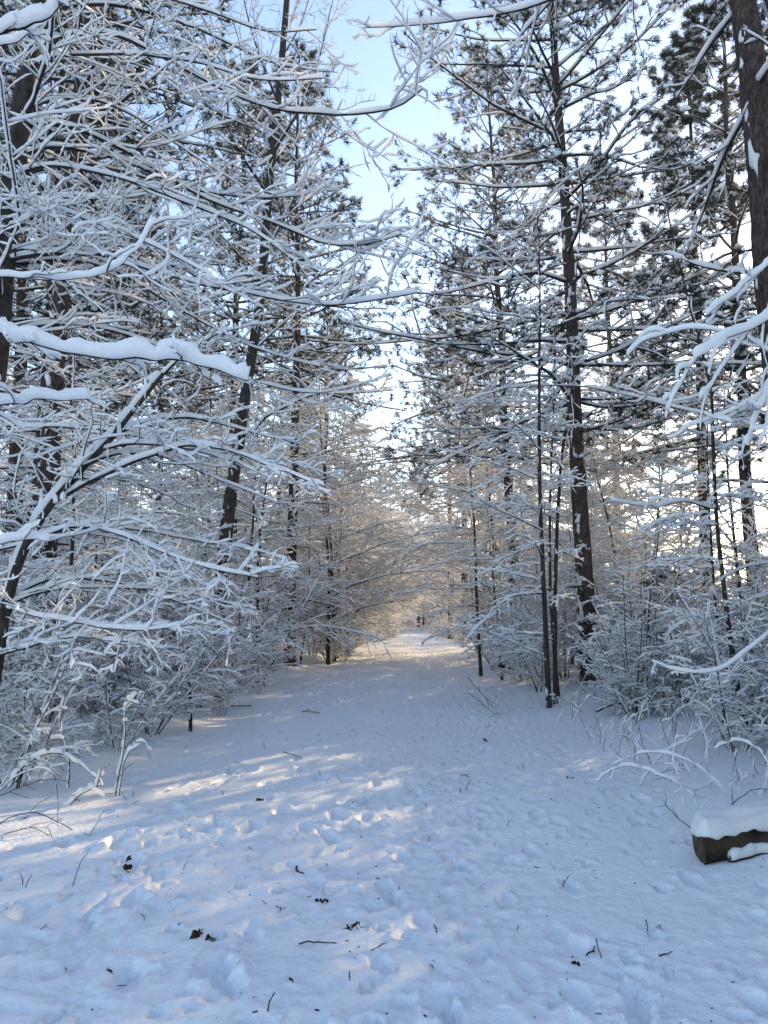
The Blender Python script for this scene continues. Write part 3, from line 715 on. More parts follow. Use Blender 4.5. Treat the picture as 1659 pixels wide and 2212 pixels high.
# ----------------------------------------------------------------- trees near the camera
def hero_tree(name, label, cat, trunk_pts, r0, r1, limbs, bark=None, k=20, m=110, patches=30, group=None, psize=.05):
    """limbs: (points, radius, snow thickness, options)"""
    T = np.asarray(trunk_pts, float); b = T[0].copy(); b[2] = gz(b[0], b[1]); T = T - b; T[0, 2] = -.15
    gt, Q, rr = trunk(T, r0, r1, k, m, .3, .08, abs(int(b[0] * 100)) % 50)
    gp = Geo(); trunk_snow(gp, Q, rr, patches, 12, psize)
    lean = np.clip(1.25 - np.abs(np.gradient(Q, axis=0)[:, 2]) / np.linalg.norm(np.gradient(Q, axis=0), axis=1), 0, 1).mean()
    if lean > .33: snow_on(gp, Q[None], rr[None], .07, 6, 60, 1, .4, .06)
    tree = [('trunk', gt.mesh('trunk', bark or BARK), [('snow_patches', gp.mesh('snow_patches', SNOW))])]
    for pts, r_, th, opt in limbs:
        P = np.asarray(pts, float) - b
        j = np.argmin(np.linalg.norm(Q - P[0], axis=1)); 
        if np.linalg.norm(Q[j] - P[0]) > .02: P = np.concatenate([Q[j][None], P])
        n = max(10, 3 * len(P)); P = resample(P[None], n) if len(P) > 3 else resample(P[None], n)
        P = P + np.cumsum(rng.normal(0, .006, P.shape), 1)
        gb, gs = Geo(), Geo()
        o = dict(k2=14, k3=7, k4=2, l2=.34, l3=.45, rmin=.0018, wander=.25, k4s=.55, th2=1.0); o.update(opt); th = th * (.84 if 'ks' not in o else 1)
        spray(gb, gs, P, radii(np.array([r_ * .85]), n, .2), th, **o)
        tree.append(('branch', gb.mesh('branch', TWIG), [('snow_cap', gs.mesh('snow_cap', SNOW))]))
    return stamp(tree, name, tuple(b), label, cat, group)
def auto_limbs(T, n, zr, azr, Lr, elr, r_, th, seed, opt={}, droop=-.5):
    r = np.random.default_rng(seed); T = np.asarray(T, float); out = []
    for i in range(n):
        z = zr[0] + (zr[1] - zr[0]) * (i + r.random()) / n
        c = np.array([np.interp(z, T[:, 2], T[:, q]) for q in range(3)]); az = r.uniform(*azr); el = r.uniform(*elr); L = r.uniform(*Lr)
        D = np.array([[math.sin(az) * math.cos(el), math.cos(az) * math.cos(el), math.sin(el)]])      # az from +Y to +X
        out.append((grow(c[None], D, np.array([L]), 8, (0, 0, droop), .2)[0], r_ * (.7 + .5 * r.random()) , th, opt))
    return out
def gp_(u, Y): x, y = base_at(u, Y); return np.array([x, y, gz(x, y)])

# dark forked tree whose limbs sweep over the left half
T1 = np.array([gp_(-150, 8.2), at(-70, 1150, 8.1), at(-22, 850, 8), at(0, 620, 8), at(25, 420, 8), at(45, 250, 8), at(72, 90, 8), at(95, -60, 8), at(130, -320, 8)])
L1 = [(px_line([(105, 95, 8), (180, 72, 7.9), (270, 80, 7.7), (400, 150, 7.5), (550, 222, 7.3), (700, 243, 7.0), (830, 235, 6.8), (905, 190, 6.6)]), .040, .040, dict(k2=18)),
      (px_line([(62, 150, 8), (110, 122, 7.7), (250, 118, 7.4), (400, 130, 7.0), (560, 170, 6.7), (690, 165, 6.5)]), .030, .038, {}),
      (px_line([(45, 275, 8), (150, 275, 8.2), (300, 345, 8.3), (440, 430, 8.4), (600, 485, 8.4), (690, 520, 8.4), (780, 520, 8.3), (855, 500, 8.2)]), .036, .046, dict(k2=18)),
      (px_line([(35, 375, 8), (120, 355, 7.7), (260, 380, 7.4), (420, 440, 7.1), (560, 500, 6.9), (650, 560, 6.8)]), .034, .042, dict(k2=16)),
      (px_line([(52, 240, 8), (140, 205, 8.3), (260, 230, 8.7), (420, 330, 9), (560, 420, 9.2)]), .028, .036, {}),
      (px_line([(30, 340, 8), (120, 318, 8.1), (250, 345, 8.3), (400, 405, 8.6), (560, 428, 8.9), (655, 420, 9)]), .034, .046, dict(k2=16)),
      (px_line([(0, 565, 8), (100, 552, 7.9), (210, 555, 7.8), (340, 600, 7.6), (500, 642, 7.4), (700, 668, 7.2), (900, 640, 7.0)]), .040, .044, dict(k2=18)),
      (px_line([(5, 575, 8), (130, 565, 8.4), (250, 590, 8.8), (400, 680, 9.2), (560, 760, 9.4), (690, 800, 9.5)]), .034, .040, dict(k2=16)),
      (px_line([(-20, 740, 8), (100, 700, 8.4), (260, 720, 8.8), (450, 790, 9.1), (640, 850, 9.3), (760, 845, 9.4)]), .032, .040, dict(k2=16)),
      (px_line([(70, 100, 8), (115, 40, 8), (160, -60, 8), (230, -200, 8)]), .075, .05, dict(k2=8, t0=.3)),
      (px_line([(90, 0, 8), (230, -30, 7.6), (420, 10, 7.2), (560, 60, 7), (680, 60, 6.8)]), .03, .036, {}),
      (px_line([(85, 20, 8), (260, 10, 8.6), (430, 60, 9), (590, 130, 9.3), (730, 150, 9.5)]), .03, .036, {}),
      (px_line([(20, 430, 8), (90, 440, 7.2), (200, 470, 6.6), (330, 520, 6.3), (460, 590, 6.1)]), .028, .042, {})]
L1 += auto_limbs(T1, 9, (2.0, 7.5), (.2, 2.6), (2.4, 4.2), (-.05, .35), .026, .036, 61)
hero_tree('broadleaf_tree', 'dark forked tree whose snowy limbs sweep across over the path', 'tree', T1, .17, .08, L1, patches=70)

# leaning dark tree lower down on the left
b2 = gp_(-40, 6.9)
T2 = np.array([b2, at(-5, 1420, 6.9), at(12, 1320, 6.9), at(52, 1185, 6.8), at(120, 1075, 6.7), at(235, 950, 6.6), at(300, 870, 6.6), at(352, 806, 6.6)])
L2 = [(px_line([(110, 1088, 6.8), (170, 1050, 6.7), (255, 1010, 6.6), (380, 968, 6.4), (470, 970, 6.3), (560, 1000, 6.2), (700, 1052, 6.1)]), .030, .034, dict(k2=16)),
      (px_line([(180, 1005, 6.7), (250, 978, 6.8), (350, 985, 6.9), (460, 1030, 7.0), (600, 1080, 7.1)]), .022, .034, {}),
      (px_line([(250, 935, 6.6), (330, 905, 6.9), (430, 900, 7.2), (560, 935, 7.4), (650, 960, 7.6)]), .020, .034, {}),
      (px_line([(60, 1170, 6.8), (160, 1130, 6.5), (280, 1150, 6.2), (420, 1210, 6.0), (560, 1240, 5.9)]), .022, .034, {}),
      (px_line([(20, 1290, 6.9), (120, 1250, 7.2), (260, 1260, 7.5), (400, 1310, 7.7), (500, 1350, 7.8)]), .022, .034, {}),
      (px_line([(15, 1310, 6.9), (90, 1330, 6.3), (180, 1350, 6.0), (300, 1365, 5.8), (420, 1350, 5.7)]), .018, .034, {}),
      (px_line([(330, 835, 6.6), (400, 760, 6.6), (470, 720, 6.6), (560, 700, 6.5)]), .016, .03, {})]
L2 += auto_limbs(T2[:6], 6, (1.0, 3.2), (-.3, 2.8), (1.5, 2.6), (.0, .4), .018, .032, 62)
hero_tree('leaning_tree', 'dark leaning tree with low arching boughs at the left edge', 'tree', T2, .062, .018, L2, k=14, patches=30)

# near tree outside the view on the left: its heavily loaded boughs reach in
b3 = np.array([-2.35, 2.75, 0]); b3[2] = gz(b3[0], b3[1])
T3 = np.array([b3, b3 + [0.02, 0, 1.2], b3 + [.0, .05, 2.4], b3 + [-.05, .1, 3.6], b3 + [0, .1, 4.8]])
few = dict(k2=5, k3=2, k4=0, l2=.22, l3=.4, rmin=.002, t0=.25, m1=44, ks=7, gap=0, lump=.22, th2=.6, k4s=.4)
L3 = [(px_line([(-70, 690, 2.55), (0, 712, 2.5), (80, 738, 2.5), (170, 750, 2.5), (330, 760, 2.5), (430, 770, 2.5), (535, 802, 2.5)]), .011, .055, dict(few, k2=5, l2=.13, m1=80, lump=.42)),
      (px_line([(-60, 872, 2.9), (0, 858, 2.9), (80, 852, 2.9), (150, 842, 2.9), (215, 834, 2.9)]), .008, .038, dict(few, k2=3)),
      (px_line([(-60, 1178, 2.9), (0, 1176, 2.9), (50, 1172, 2.9), (102, 1166, 2.9)]), .007, .030, dict(few, k2=2)),
      (px_line([(-80, 90, 2.6), (0, 62, 2.6), (60, 45, 2.6), (120, 12, 2.6), (210, -45, 2.6)]), .010, .050, dict(few, k2=3)),
      (px_line([(-60, 128, 2.9), (0, 112, 2.9), (55, 98, 2.9), (112, 76, 2.9)]), .007, .034, dict(few, k2=2)),
      (px_line([(-60, 596, 2.8), (40, 592, 2.8), (150, 588, 2.8), (230, 572, 2.8), (300, 520, 2.8), (352, 462, 2.8)]), .005, .024, dict(few, k2=5))]
hero_tree('broadleaf_tree', 'near tree at the left edge showing only boughs under thick rolls of snow', 'tree', T3, .06, .03, L3, k=12, patches=10)

# tall dark crooked tree standing in the left thicket
T4 = np.array([gp_(462, 17), at(475, 1300, 17), at(492, 1120, 17), at(515, 960, 17), at(535, 820, 17), at(560, 660, 17), at(580, 420, 17), at(600, 220, 17), at(618, 20, 17), at(630, -150, 17)])
up = dict(k2=10, k3=6, k4=1, l2=.45, droop=.25, rmin=.004, keep=.6, flat=.8)
L4 = [(px_line([(528, 985, 17), (560, 915, 16.8), (610, 885, 16.6), (680, 855, 16.4), (760, 850, 16.2), (850, 842, 16)]), .055, .05, dict(k2=12, l2=.3)),
      (px_line([(580, 420, 17), (500, 300, 17.3), (490, 200, 17.5), (480, 60, 17.6)]), .06, .03, up),
      (px_line([(590, 330, 17), (650, 230, 16.7), (690, 120, 16.6), (720, 0, 16.5)]), .05, .03, up),
      (px_line([(570, 560, 17), (640, 420, 17.4), (690, 320, 17.6), (740, 210, 17.7)]), .055, .03, up),
      (px_line([(600, 220, 17), (560, 120, 17), (530, 20, 17), (510, -80, 17)]), .045, .03, up),
      (px_line([(610, 120, 17), (650, 50, 17), (680, -40, 17)]), .04, .03, up),
      (px_line([(560, 650, 17), (520, 560, 17), (450, 480, 17), (400, 400, 17)]), .045, .03, up),
      (px_line([(545, 760, 17), (620, 690, 17), (700, 640, 17), (780, 560, 17)]), .04, .035, up)]
hero_tree('broadleaf_tree', 'tall dark crooked tree rising from the left thicket with a fine upward crown', 'tree', T4, .17, .06, L4, patches=40)

# thin straight saplings in front of the nearest pine
def sapling_px(label, pts, r0, limbs_n, seed, Lr=(1.0, 2.0), extra=[], zr=None, th=.034, azr=(0, 6.28), k2=9):
    T = np.array([gp_(pts[0][0], pts[0][2])] + [at(*p) for p in pts[1:]])
    z1 = T[-1][2]; zr = zr or (.8, z1 - .1)
    L = auto_limbs(T, limbs_n, zr, azr, Lr, (.0, .5), r0 * .36, th, seed, dict(k2=k2, k3=4, k4=0, l2=.36, l3=.5, rmin=.003), -.4)
    return hero_tree('sapling', label, 'sapling', T, r0, .008, L + extra, k=10, m=80, patches=24, psize=.03)
sapling_px('straight pale barked sapling in front of the nearest reddish pine', [(1185, 1530, 13.4), (1176, 1300, 13.4), (1166, 1050, 13.4), (1165, 800, 13.4), (1166, 600, 13.4), (1160, 450, 13.4)], .050, 20, 71, (1.0, 2.1), azr=(2.9, 6.6))
sapling_px('thin sapling crossing in front of the nearest reddish pine trunk', [(1198, 1525, 13.8), (1200, 1250, 13.9), (1212, 1000, 14), (1236, 830, 14), (1244, 600, 14), (1262, 420, 14)], .042, 14, 72, (.9, 2.0), zr=(2.4, 6.5), azr=(2.9, 6.4),
           extra=[(px_line([(1240, 830, 14), (1130, 832, 13.6), (1050, 850, 13.3), (980, 880, 13.1)]), .022, .04, dict(k2=10, k3=4)),
                  (px_line([(1240, 832, 14), (1340, 850, 13), (1450, 880, 12), (1560, 905, 11), (1659, 930, 10.2)]), .024, .05, dict(k2=10, k3=3))])
sapling_px('dark twin sapling between the straight sapling and the second pine', [(1206, 1515, 14.6), (1190, 1300, 14.7), (1188, 1100, 14.8), (1195, 900, 14.9), (1200, 700, 15)], .036, 12, 73, (.8, 1.6), azr=(2.9, 6.4))
sapling_px('curved sapling with a high fork near the right edge', [(1618, 1625, 9.4), (1596, 1500, 9.5), (1570, 1320, 9.6), (1548, 1120, 9.7), (1540, 950, 9.7), (1533, 830, 9.7), (1490, 660, 9.7), (1455, 520, 9.7), (1432, 400, 9.7)], .034, 10, 74, (.7, 1.5), zr=(.6, 3.2),
           extra=[(px_line([(1535, 850, 9.7), (1580, 815, 9.6), (1620, 760, 9.5), (1659, 690, 9.4)]), .010, .012, dict(k2=3, k3=2, k4=0)),
                  (px_line([(1545, 1100, 9.7), (1480, 1085, 9.6), (1420, 1098, 9.5), (1380, 1092, 9.4), (1320, 1085, 9.2)]), .016, .055, dict(k2=4, k3=3, k4=0, l2=.3))])
sapling_px('thin sapling running beside the curved one near the right edge', [(1560, 1600, 9.9), (1552, 1400, 10), (1538, 1200, 10), (1528, 1000, 10), (1530, 880, 10)], .022, 10, 75, (.6, 1.3))
sapling_px('short dark forked sapling at the edge of the left thicket', [(415, 1570, 11), (411, 1500, 11), (400, 1430, 11), (392, 1380, 11)], .026, 8, 76, (.6, 1.2), zr=(.35, 1.3))
sapling_px('slim dark sapling before the second pine', [(1040, 1460, 19), (1030, 1300, 19), (1025, 1150, 19), (1015, 1000, 19), (1010, 850, 19)], .045, 18, 77, (1.0, 2.4))
sapling_px('slim bent sapling before the far slim pines', [(1085, 1470, 18), (1075, 1350, 18), (1060, 1200, 18), (1050, 1050, 18)], .035, 14, 78, (1.0, 2.0))

# tree outside the view on the right, its boughs reach in
b5 = np.array([3.9, 5.6, 0]); b5[2] = gz(b5[0], b5[1])
T5 = np.array([b5, b5 + [.03, 0, 1.5], b5 + [.0, .1, 3], b5 + [-.1, .15, 4.5], b5 + [-.1, .3, 6.2], b5 + [-.15, .3, 7.5]])
L5 = [(px_line([(1560, -250, 5.9), (1400, -120, 6.2), (1180, 2, 6.5), (1050, 36, 6.6), (920, 56, 6.7), (790, 66, 6.8)]), .024, .050, dict(few, k2=9, k3=4, l2=.25)),
      (px_line([(1720, 640, 5.2), (1659, 690, 5.0), (1600, 720, 4.9), (1550, 745, 4.8), (1492, 782, 4.7)]), .009, .052, dict(few, k2=5, k3=3, l2=.36, th2=.7)),
      (px_line([(1700, 560, 5.6), (1640, 590, 5.6), (1580, 640, 5.6), (1525, 680, 5.6)]), .007, .044, dict(few, k2=3, k3=3, l2=.34, th2=.7)),
      (px_line([(1720, 820, 5.2), (1660, 850, 5.1), (1640, 900, 5.1), (1622, 950, 5.1)]), .007, .050, dict(few, k2=3, k3=3, l2=.34)),
      (px_line([(1720, 760, 5.3), (1640, 745, 5.2), (1590, 700, 5.2)]), .007, .044, dict(few, k2=3, k3=3, l2=.34)),
      (px_line([(1720, 1330, 7), (1640, 1380, 7), (1560, 1440, 7), (1460, 1445, 7), (1410, 1425, 7)]), .007, .032, dict(few, k2=5, k3=3, l2=.2))]
hero_tree('broadleaf_tree', 'near tree at the right edge showing only boughs under thick clumps of snow', 'tree', T5, .07, .03, L5, k=12, patches=10)


# ----------------------------------------------------------------- small evergreen
little = make_pine(2.6, .032, .25, .2, 1.15, 401, soft=True, step=.26, per=5, tuft=.13, q=12, wid=.009, snow=.9, dens=.65, k=8, m=24, patches=3, split=True, th=.07)
stamp(little, 'hemlock_tree', G(*base_at(1468, 17.5)), 'small drooping evergreen bowed under snow in the right undergrowth', 'evergreen tree', None, .4)

for x_, y_ in ((4.9, 6.4), (6.0, 7.6), (7.2, 8.8), (5.1, 7.6), (8.0, 10.2)):  # unseen evergreens, added to keep low sun off the near right snow
    stamp(little, 'hemlock_tree', G(x_, y_), 'small evergreen added outside the view to shade the near path', 'evergreen tree', 'unseen evergreens added for shade', x_ * 3, .9)

# ----------------------------------------------------------------- log
def make_log(A, Bp, rad, label, snow_t, seed, stub=True, name='log', slant=0.0):
    A = np.asarray(A, float); Bp = np.asarray(Bp, float); ax = unit(Bp - A); L = np.linalg.norm(Bp - A)
    side = unit(np.cross(ax, [0, 0, 1.])); up = np.cross(side, ax)
    root = thing(name, tuple(A), label, 'log')
    m, k = 40, 30; s_ = np.linspace(0, L, m); a = np.arange(k) * 2 * np.pi / k
    Sg, Ag = np.meshgrid(s_, a, indexing='ij')
    rr = rad * (1 + .09 * perlin(Sg * 4 + seed, np.cos(Ag) * 3 + 30, 41) + .07 * perlin(Sg * 1.2 + seed, np.cos(Ag) * 5 + np.sin(Ag) * 3 + 30, 42))
    W = (Sg[..., None] * ax) + rr[..., None] * (np.cos(Ag)[..., None] * side + np.sin(Ag)[..., None] * up)
    W = W - (ax * slant) * (np.cos(Ag) * rr * (1 - Sg / L))[..., None]
    g = Geo(); g.add(W.reshape(-1, 3), ring_faces(1, m, k)); part('bark', g.mesh('bark', WOOD), root)
    for e, nm in ((0, 'cut_end'), (m - 1, 'cut_end')):
        ring = W[e]; c = ring.mean(0); g = Geo(); rows = [c + (ring - c) * q + ax * (.006 * math.cos(q * 30) + (.0 if e == 0 else 0)) for q in (1.0, .9, .7, .45, .2)]
        g.add(np.concatenate(rows), ring_faces(1, 5, k)); g.add(np.concatenate([rows[-1], [c]]), np.stack([np.arange(k), (np.arange(k) + 1) % k, np.full(k, k)], -1))
        part(nm, g.mesh(nm, CUT), root)
    m2, k2 = 90, 40; u2 = np.linspace(0, 1, m2); u2 = .6 * u2 + .4 * (.5 - .5 * np.cos(np.pi * u2)); s2 = -.03 + (L + .06) * u2; th = np.arange(k2) * 2 * np.pi / k2
    Sg, Th = np.meshgrid(s2, th, indexing='ij'); cs, sn = np.cos(Th), np.sin(Th)
    nz = 1 + .50 * perlin(Sg * 2.3 + seed, cs * 1.3 + 5, 45) + .24 * perlin(Sg * 6, cs * 2.5 + sn, 46) + .07 * perlin(Sg * 22, Th * 4, 47)
    rag = 1.1 + 1.4 * perlin(Sg * 5 + seed, np.sign(cs) * 3 + 9.4, 43) + 1.3 * perlin(Sg * 15 + seed, np.sign(cs) * 2 + 9.3, 44)
    tp = np.clip(np.minimum(Sg + .03, L + .03 - Sg) / .07, 0.02, 1) ** .5
    hgt = np.where(sn > 0, (rad * .30 + snow_t) * nz, rad * .34 * np.clip(rag, .1, 2))
    wdt = rad * 1.0 * (1 + .07 * (nz - 1) / .2) * np.where(sn > 0, 1, 1 - .10 * np.abs(sn))
    top = Sg[..., None] * ax + (wdt * cs * (.12 + .88 * tp))[..., None] * side - (ax * slant * .8) * (wdt * cs * tp * (1 - Sg / L))[..., None] + (rad * .76 + hgt * np.sign(sn) * np.abs(sn) ** .8 * tp)[..., None] * up
    g = Geo(); g.add(top.reshape(-1, 3), ring_faces(1, m2, k2))
    for e in (0, m2 - 1): g.add(np.concatenate([top[e], top[e].mean(0)[None]]), np.stack([np.arange(k2), (np.arange(k2) + 1) % k2, np.full(k2, k2)], -1))
    part('snow_cap', g.mesh('snow_cap', SNOW), root)
    if stub:
        P = np.array([[ax * L * .72 + up * rad * .5, ax * L * .76 + up * rad * 1.6, ax * L * .83 + up * rad * 2.4]])
        g = Geo(); tube(g, resample(P, 8), np.full((1, 8), .05) * np.linspace(1.2, .8, 8), 9); part('branch_stub', g.mesh('branch_stub', WOOD), root)
    return root
fa, fb = on_ground(1534, 1884), on_ground(1652, 1870)
dv = np.array([.955, .297, 0]); nv = np.array([-dv[1], dv[0], 0]); rad = .118
la = fa + nv * rad * .85; lb = la + dv * 1.5; la[2] = fa[2] + rad * .70; lb[2] = gz(lb[0], lb[1]) + rad * .75
make_log(la, lb, rad, 'dark mossy log under a thick cap of snow beside the path', .065, 3, slant=.35)
for (u, v, L_, rd, ang, lab) in ((1065, 1455, .45, .10, .9, 'short snow capped log in the heap between the slim saplings and the second pine'), (1105, 1462, .5, .11, -.9, 'thicker snow capped log at the outer end of the small heap by the second pine')):
    p = on_ground(u, v); q = p + np.array([math.cos(ang), math.sin(ang), 0]) * L_; p[2] += rd * .8; q[2] = p[2]
    make_log(p, q, rd, lab, .09, u % 7, False)

# ----------------------------------------------------------------- fallen sticks
def stick(P, r0, label, snow_t=0, r1=.6, cat='stick', twigs=0, name='stick', group=None):
    P = np.asarray(P, float); b = P[0].copy(); P = P - b
    if r0 < .0115: r0 *= .72
    n = max(8, len(P) * 3); Q = resample(P[None], n); Q = Q + np.cumsum(rng.normal(0, .0025, Q.shape), 1); Rr = radii(np.array([r0]), n, r1)
    g = Geo(); tube(g, Q, Rr, 6)
    root = thing(name, tuple(b), label, cat, group)
    if twigs:
        s1, d1, l1, r_ = spawn(Q, Rr, np.array([np.linalg.norm(P[-1] - P[0])]), twigs, .2, .95, .8, .3, .8, .7)
        Pt = grow(s1, d1, l1, 5, (0, 0, .1), .3); tube(g, Pt, radii(np.maximum(r_, .0015), 5, .5), 4)
    w_ = part('wood', g.mesh('wood', TWIG), root)
    if snow_t:
        gs = Geo(); snow_on(gs, Q, Rr, np.array([snow_t]), 8, 26, 1, lump=.28, gap=.03); part('snow_cap', gs.mesh('snow_cap', SNOW), root)
    return root
def lying(pts, dz=.006): 
    out = []
    for p in pts:
        q = on_ground(p[0], p[1]); q[2] += (p[2] if len(p) > 2 else dz); out.append(q)
    return out
stick(lying([(1578, 1884, .012), (1612, 1878, .015), (1640, 1874, .02), (1700, 1876, .02), (1760, 1868, .02)]), .016, 'snow topped stick lying in front of the mossy log', .06, .9)
stick(lying([(1288, 1566, .10), (1330, 1566, .16), (1420, 1568, .17), (1500, 1576, .12), (1605, 1588, .08)]), .020, 'long bare dark pole lying across the weeds under the right saplings', .012, .7)
stick(lying([(640, 1870), (643, 1880), (657, 1884)]), .010, 'short dark hooked twig on the left of the trampled path')
stick(lying([(646, 2052), (690, 2046), (730, 2043)], .004), .005, 'long thin curved twig lying below the clump of dead leaves')
stick(lying([(157, 1902, .0), (175, 1868, .05), (196, 1836, .06)]), .004, 'thin straight twig stuck upright in the left snow bank')
stick(lying([(613, 1620), (632, 1626), (652, 1636)], .004), .006, 'slender twig lying far up the path near its left side')
stick(lying([(652, 1533, .02), (670, 1533, .02), (690, 1535, .01)]), .016, 'dark broken stick at the left edge of the path', .012, twigs=4)
stick(lying([(1268, 2072), (1282, 2066), (1290, 2058)]), .006, 'short forked twig near the lower right of the path', twigs=2)
stick(lying([(1425, 2083), (1450, 2076)]), .005, 'tiny straight twig alone on smooth snow in the lower right')
stick(lying([(1396, 2008, .01), (1404, 2030, .0)]), .004, 'pair of thin stalks on the right snow', twigs=2)
stick(lying([(1288, 2052, .04), (1298, 2072, .02), (1304, 2090, 0)]), .004, 'thin upright stalk beside the forked twig')
stick(lying([(800, 2062), (815, 2052), (832, 2040)]), .0045, 'thin angled twig right of the middle leaf clump')
stick(lying([(1125, 1648, .0), (1132, 1664, .01)]), .006, 'thin stalk in the snow between the path and the right weeds')
stick(lying([(1010, 1490, .25), (1050, 1520, .12), (1078, 1545, .02)]), .010, 'bare leaning twig at the right edge before the twin saplings', 0, .4, twigs=5)
stick(lying([(1012, 1515, .20), (1050, 1535, .12), (1080, 1548, .02)]), .008, 'lower bare leaning twig at the right edge before the twin saplings', 0, .4, twigs=3)
stick(lying([(430, 1535, .05), (480, 1530, .06), (540, 1522, .03)]), .022, 'dark fallen branch under the left thicket behind the short forked sapling', .03)
stick(lying([(1045, 1590, .02), (1052, 1596, .02)]), .014, 'dark bit of bark in the far middle of the path')

# ----------------------------------------------------------------- dead leaves on the snow
def leaf_mesh(seed):
    r = np.random.default_rng(seed); u = np.linspace(0, 1, 6); wd = np.array([.02, .55, .9, 1, .6, .03]) * .5
    V = []; cu_ = r.uniform(.6, 2.0); cv = r.uniform(.2, .9)
    for a_, w_ in zip(u, wd):
        for b_ in (-1, -.5, 0, .5, 1):
            y = a_ - .5; x = b_ * w_ * (1 + .2 * r.normal() * (abs(b_) == 1)); V.append((x, math.sin(y * cu_) / cu_, .35 * cv * b_ * b_ * w_ + .3 * (1 - math.cos(y * cu_ * 1.3)) + .03 * r.normal()))
    F = [(i * 5 + j, i * 5 + j + 1, i * 5 + j + 6, i * 5 + j + 5) for i in range(5) for j in range(4)]
    g = Geo(); g.add(np.array(V), np.array(F)); return g.mesh('leaf', LEAF)
LEAVES = [leaf_mesh(q) for q in range(6)]
def leaf_clump(u, v, n, size, label, spread=1.0, stand=.3, material=None):
    p = on_ground(u, v); root = thing('leaf_clump', tuple(p), label, 'dead leaves'); r = np.random.default_rng(int(u * 7 + v))
    for i in range(n):
        o = part('leaf', LEAVES[r.integers(0, 6)], root); a_ = r.random() * 6.28; d_ = size * 1.5 * spread * r.random()
        x, y = d_ * math.cos(a_), d_ * math.sin(a_); o.location = (x, y, gz(p[0] + x, p[1] + y) - p[2] - .002 + stand * size * r.random())
        o.rotation_euler = (r.normal(0, .7), r.normal(0, .7), r.random() * 6.28); k_ = size * r.uniform(.5, .95); o.scale = (k_, k_, k_)
leaf_clump(278, 1872, 11, 0.042, 'upright clump of brown leaves poking out of the sunlit left snow', .4, 2.2)
leaf_clump(436, 2036, 20, 0.041, 'largest clump of dark dead leaves, in the lower left', 1.0, .5)
leaf_clump(765, 2002, 15, 0.037, 'ragged clump of dark leaves in the lower middle of the path', 1.1, .4)
leaf_clump(690, 1952, 10, 0.033, 'small leaf clump just above the ragged middle one', 1.0, .4)
leaf_clump(560, 1725, 11, 0.041, 'dark leaves in a hollow higher up the path at the end of the sunlit bank', 1.0, .4)
leaf_clump(626, 2138, 6, 0.024, 'small dark leaf scrap nearest the bottom of the view', .9, .6)
leaf_clump(237, 2103, 6, 0.022, 'tiny leaf scrap in the bumpy snow at the lower left', .9, .4)
leaf_clump(1242, 2090, 8, 0.027, 'leaf scraps around the forked twig', 1.2, .3)
leaf_clump(606, 1968, 6, 0.024, 'flat leaf scraps on the trodden strip left of the small clump', 1.2, .1)
leaf_clump(1000, 1670, 5, 0.034, 'two dark leaves lying far up the middle of the path', 1.3, .1)
leaf_clump(1228, 1688, 5, 0.034, 'dark leaf curl in the snow left of the weeds', 1.0, .4)

# shrubs that still hold copper leaves
def copper(u, Y, h, label, seed):
    r = np.random.default_rng(seed); b = gp_(u, Y); root = thing('beech_shrub', tuple(b), label, 'shrub')
    P = grow(np.array([[0, 0, -.1]] * 3), np.array([[.2, 0, 1], [-.25, .1, 1], [.05, -.2, 1.0]]), np.array([h, h * .8, h * .7]), 7, (0, 0, -.2), .25)
    gb, gs = Geo(), Geo(); spray(gb, gs, P, radii(np.full(3, .010), 7, .3), .028, 8, 4, 0, .4)
    part('branches', gb.mesh('branches', TWIG), root); part('snow_cap', gs.mesh('snow_cap', SNOW), root)
    for i in range(20):
        o = part('leaf', COPPERS[r.integers(0, 6)], root); t = r.integers(2, 7); q = P[r.integers(0, 3), t]
        o.location = q + r.normal(0, h * .13, 3); o.rotation_euler = r.normal(0, 1.2, 3); k_ = r.uniform(.04, .07); o.scale = (k_, k_, k_)
COPPERS = []
for q in LEAVES:
    c = q.copy(); c.name = 'leaf'; c.materials.clear(); c.materials.append(COPPER); COPPERS.append(c)
copper(482, 12.6, .9, 'low shrub still holding pale copper leaves at the left edge of the path', 1)
copper(742, 27, 1.8, 'shrub with rusty leaves beside a dark stem far along the left edge', 2)
copper(560, 15.5, 1.0, 'second low copper leaved shrub under the left thicket', 3)

# ----------------------------------------------------------------- arching brambles on the left bank
def bramble(label, canes, group=None):
    b = gp_(canes[0][0][0][0], canes[0][0][0][2]); root = thing('bramble', tuple(b), label, 'bramble', group)
    for pts, r_, th in canes:
        P = np.array([at(*p) for p in pts]) - b; n = 20; Q = resample(P[None], n); Q = Q + np.cumsum(rng.normal(0, .004, Q.shape), 1); Rr = radii(np.array([r_]), n, .5)
        g = Geo(); tube(g, Q, Rr, 6); s1, d1, l1, rr_ = spawn(Q, Rr, np.array([.8]), 4, .2, .95, .8, .22, .9, .7); Pt = grow(s1, d1, l1, 5, (0, 0, -.2), .4); Rt = radii(np.maximum(rr_, .0016), 5, .6); tube(g, Pt, Rt, 4)
        c = part('cane', g.mesh('cane', TWIG), root)
        if th:
            gs = Geo(); snow_on(gs, Q, Rr, np.array([th]), 7, 46, 1, lump=.5, gap=.16); snow_on(gs, Pt, Rt, th * .8, 6, 10, .8); part('snow_cap', gs.mesh('snow_cap', SNOW), c)
Yb = 6.9
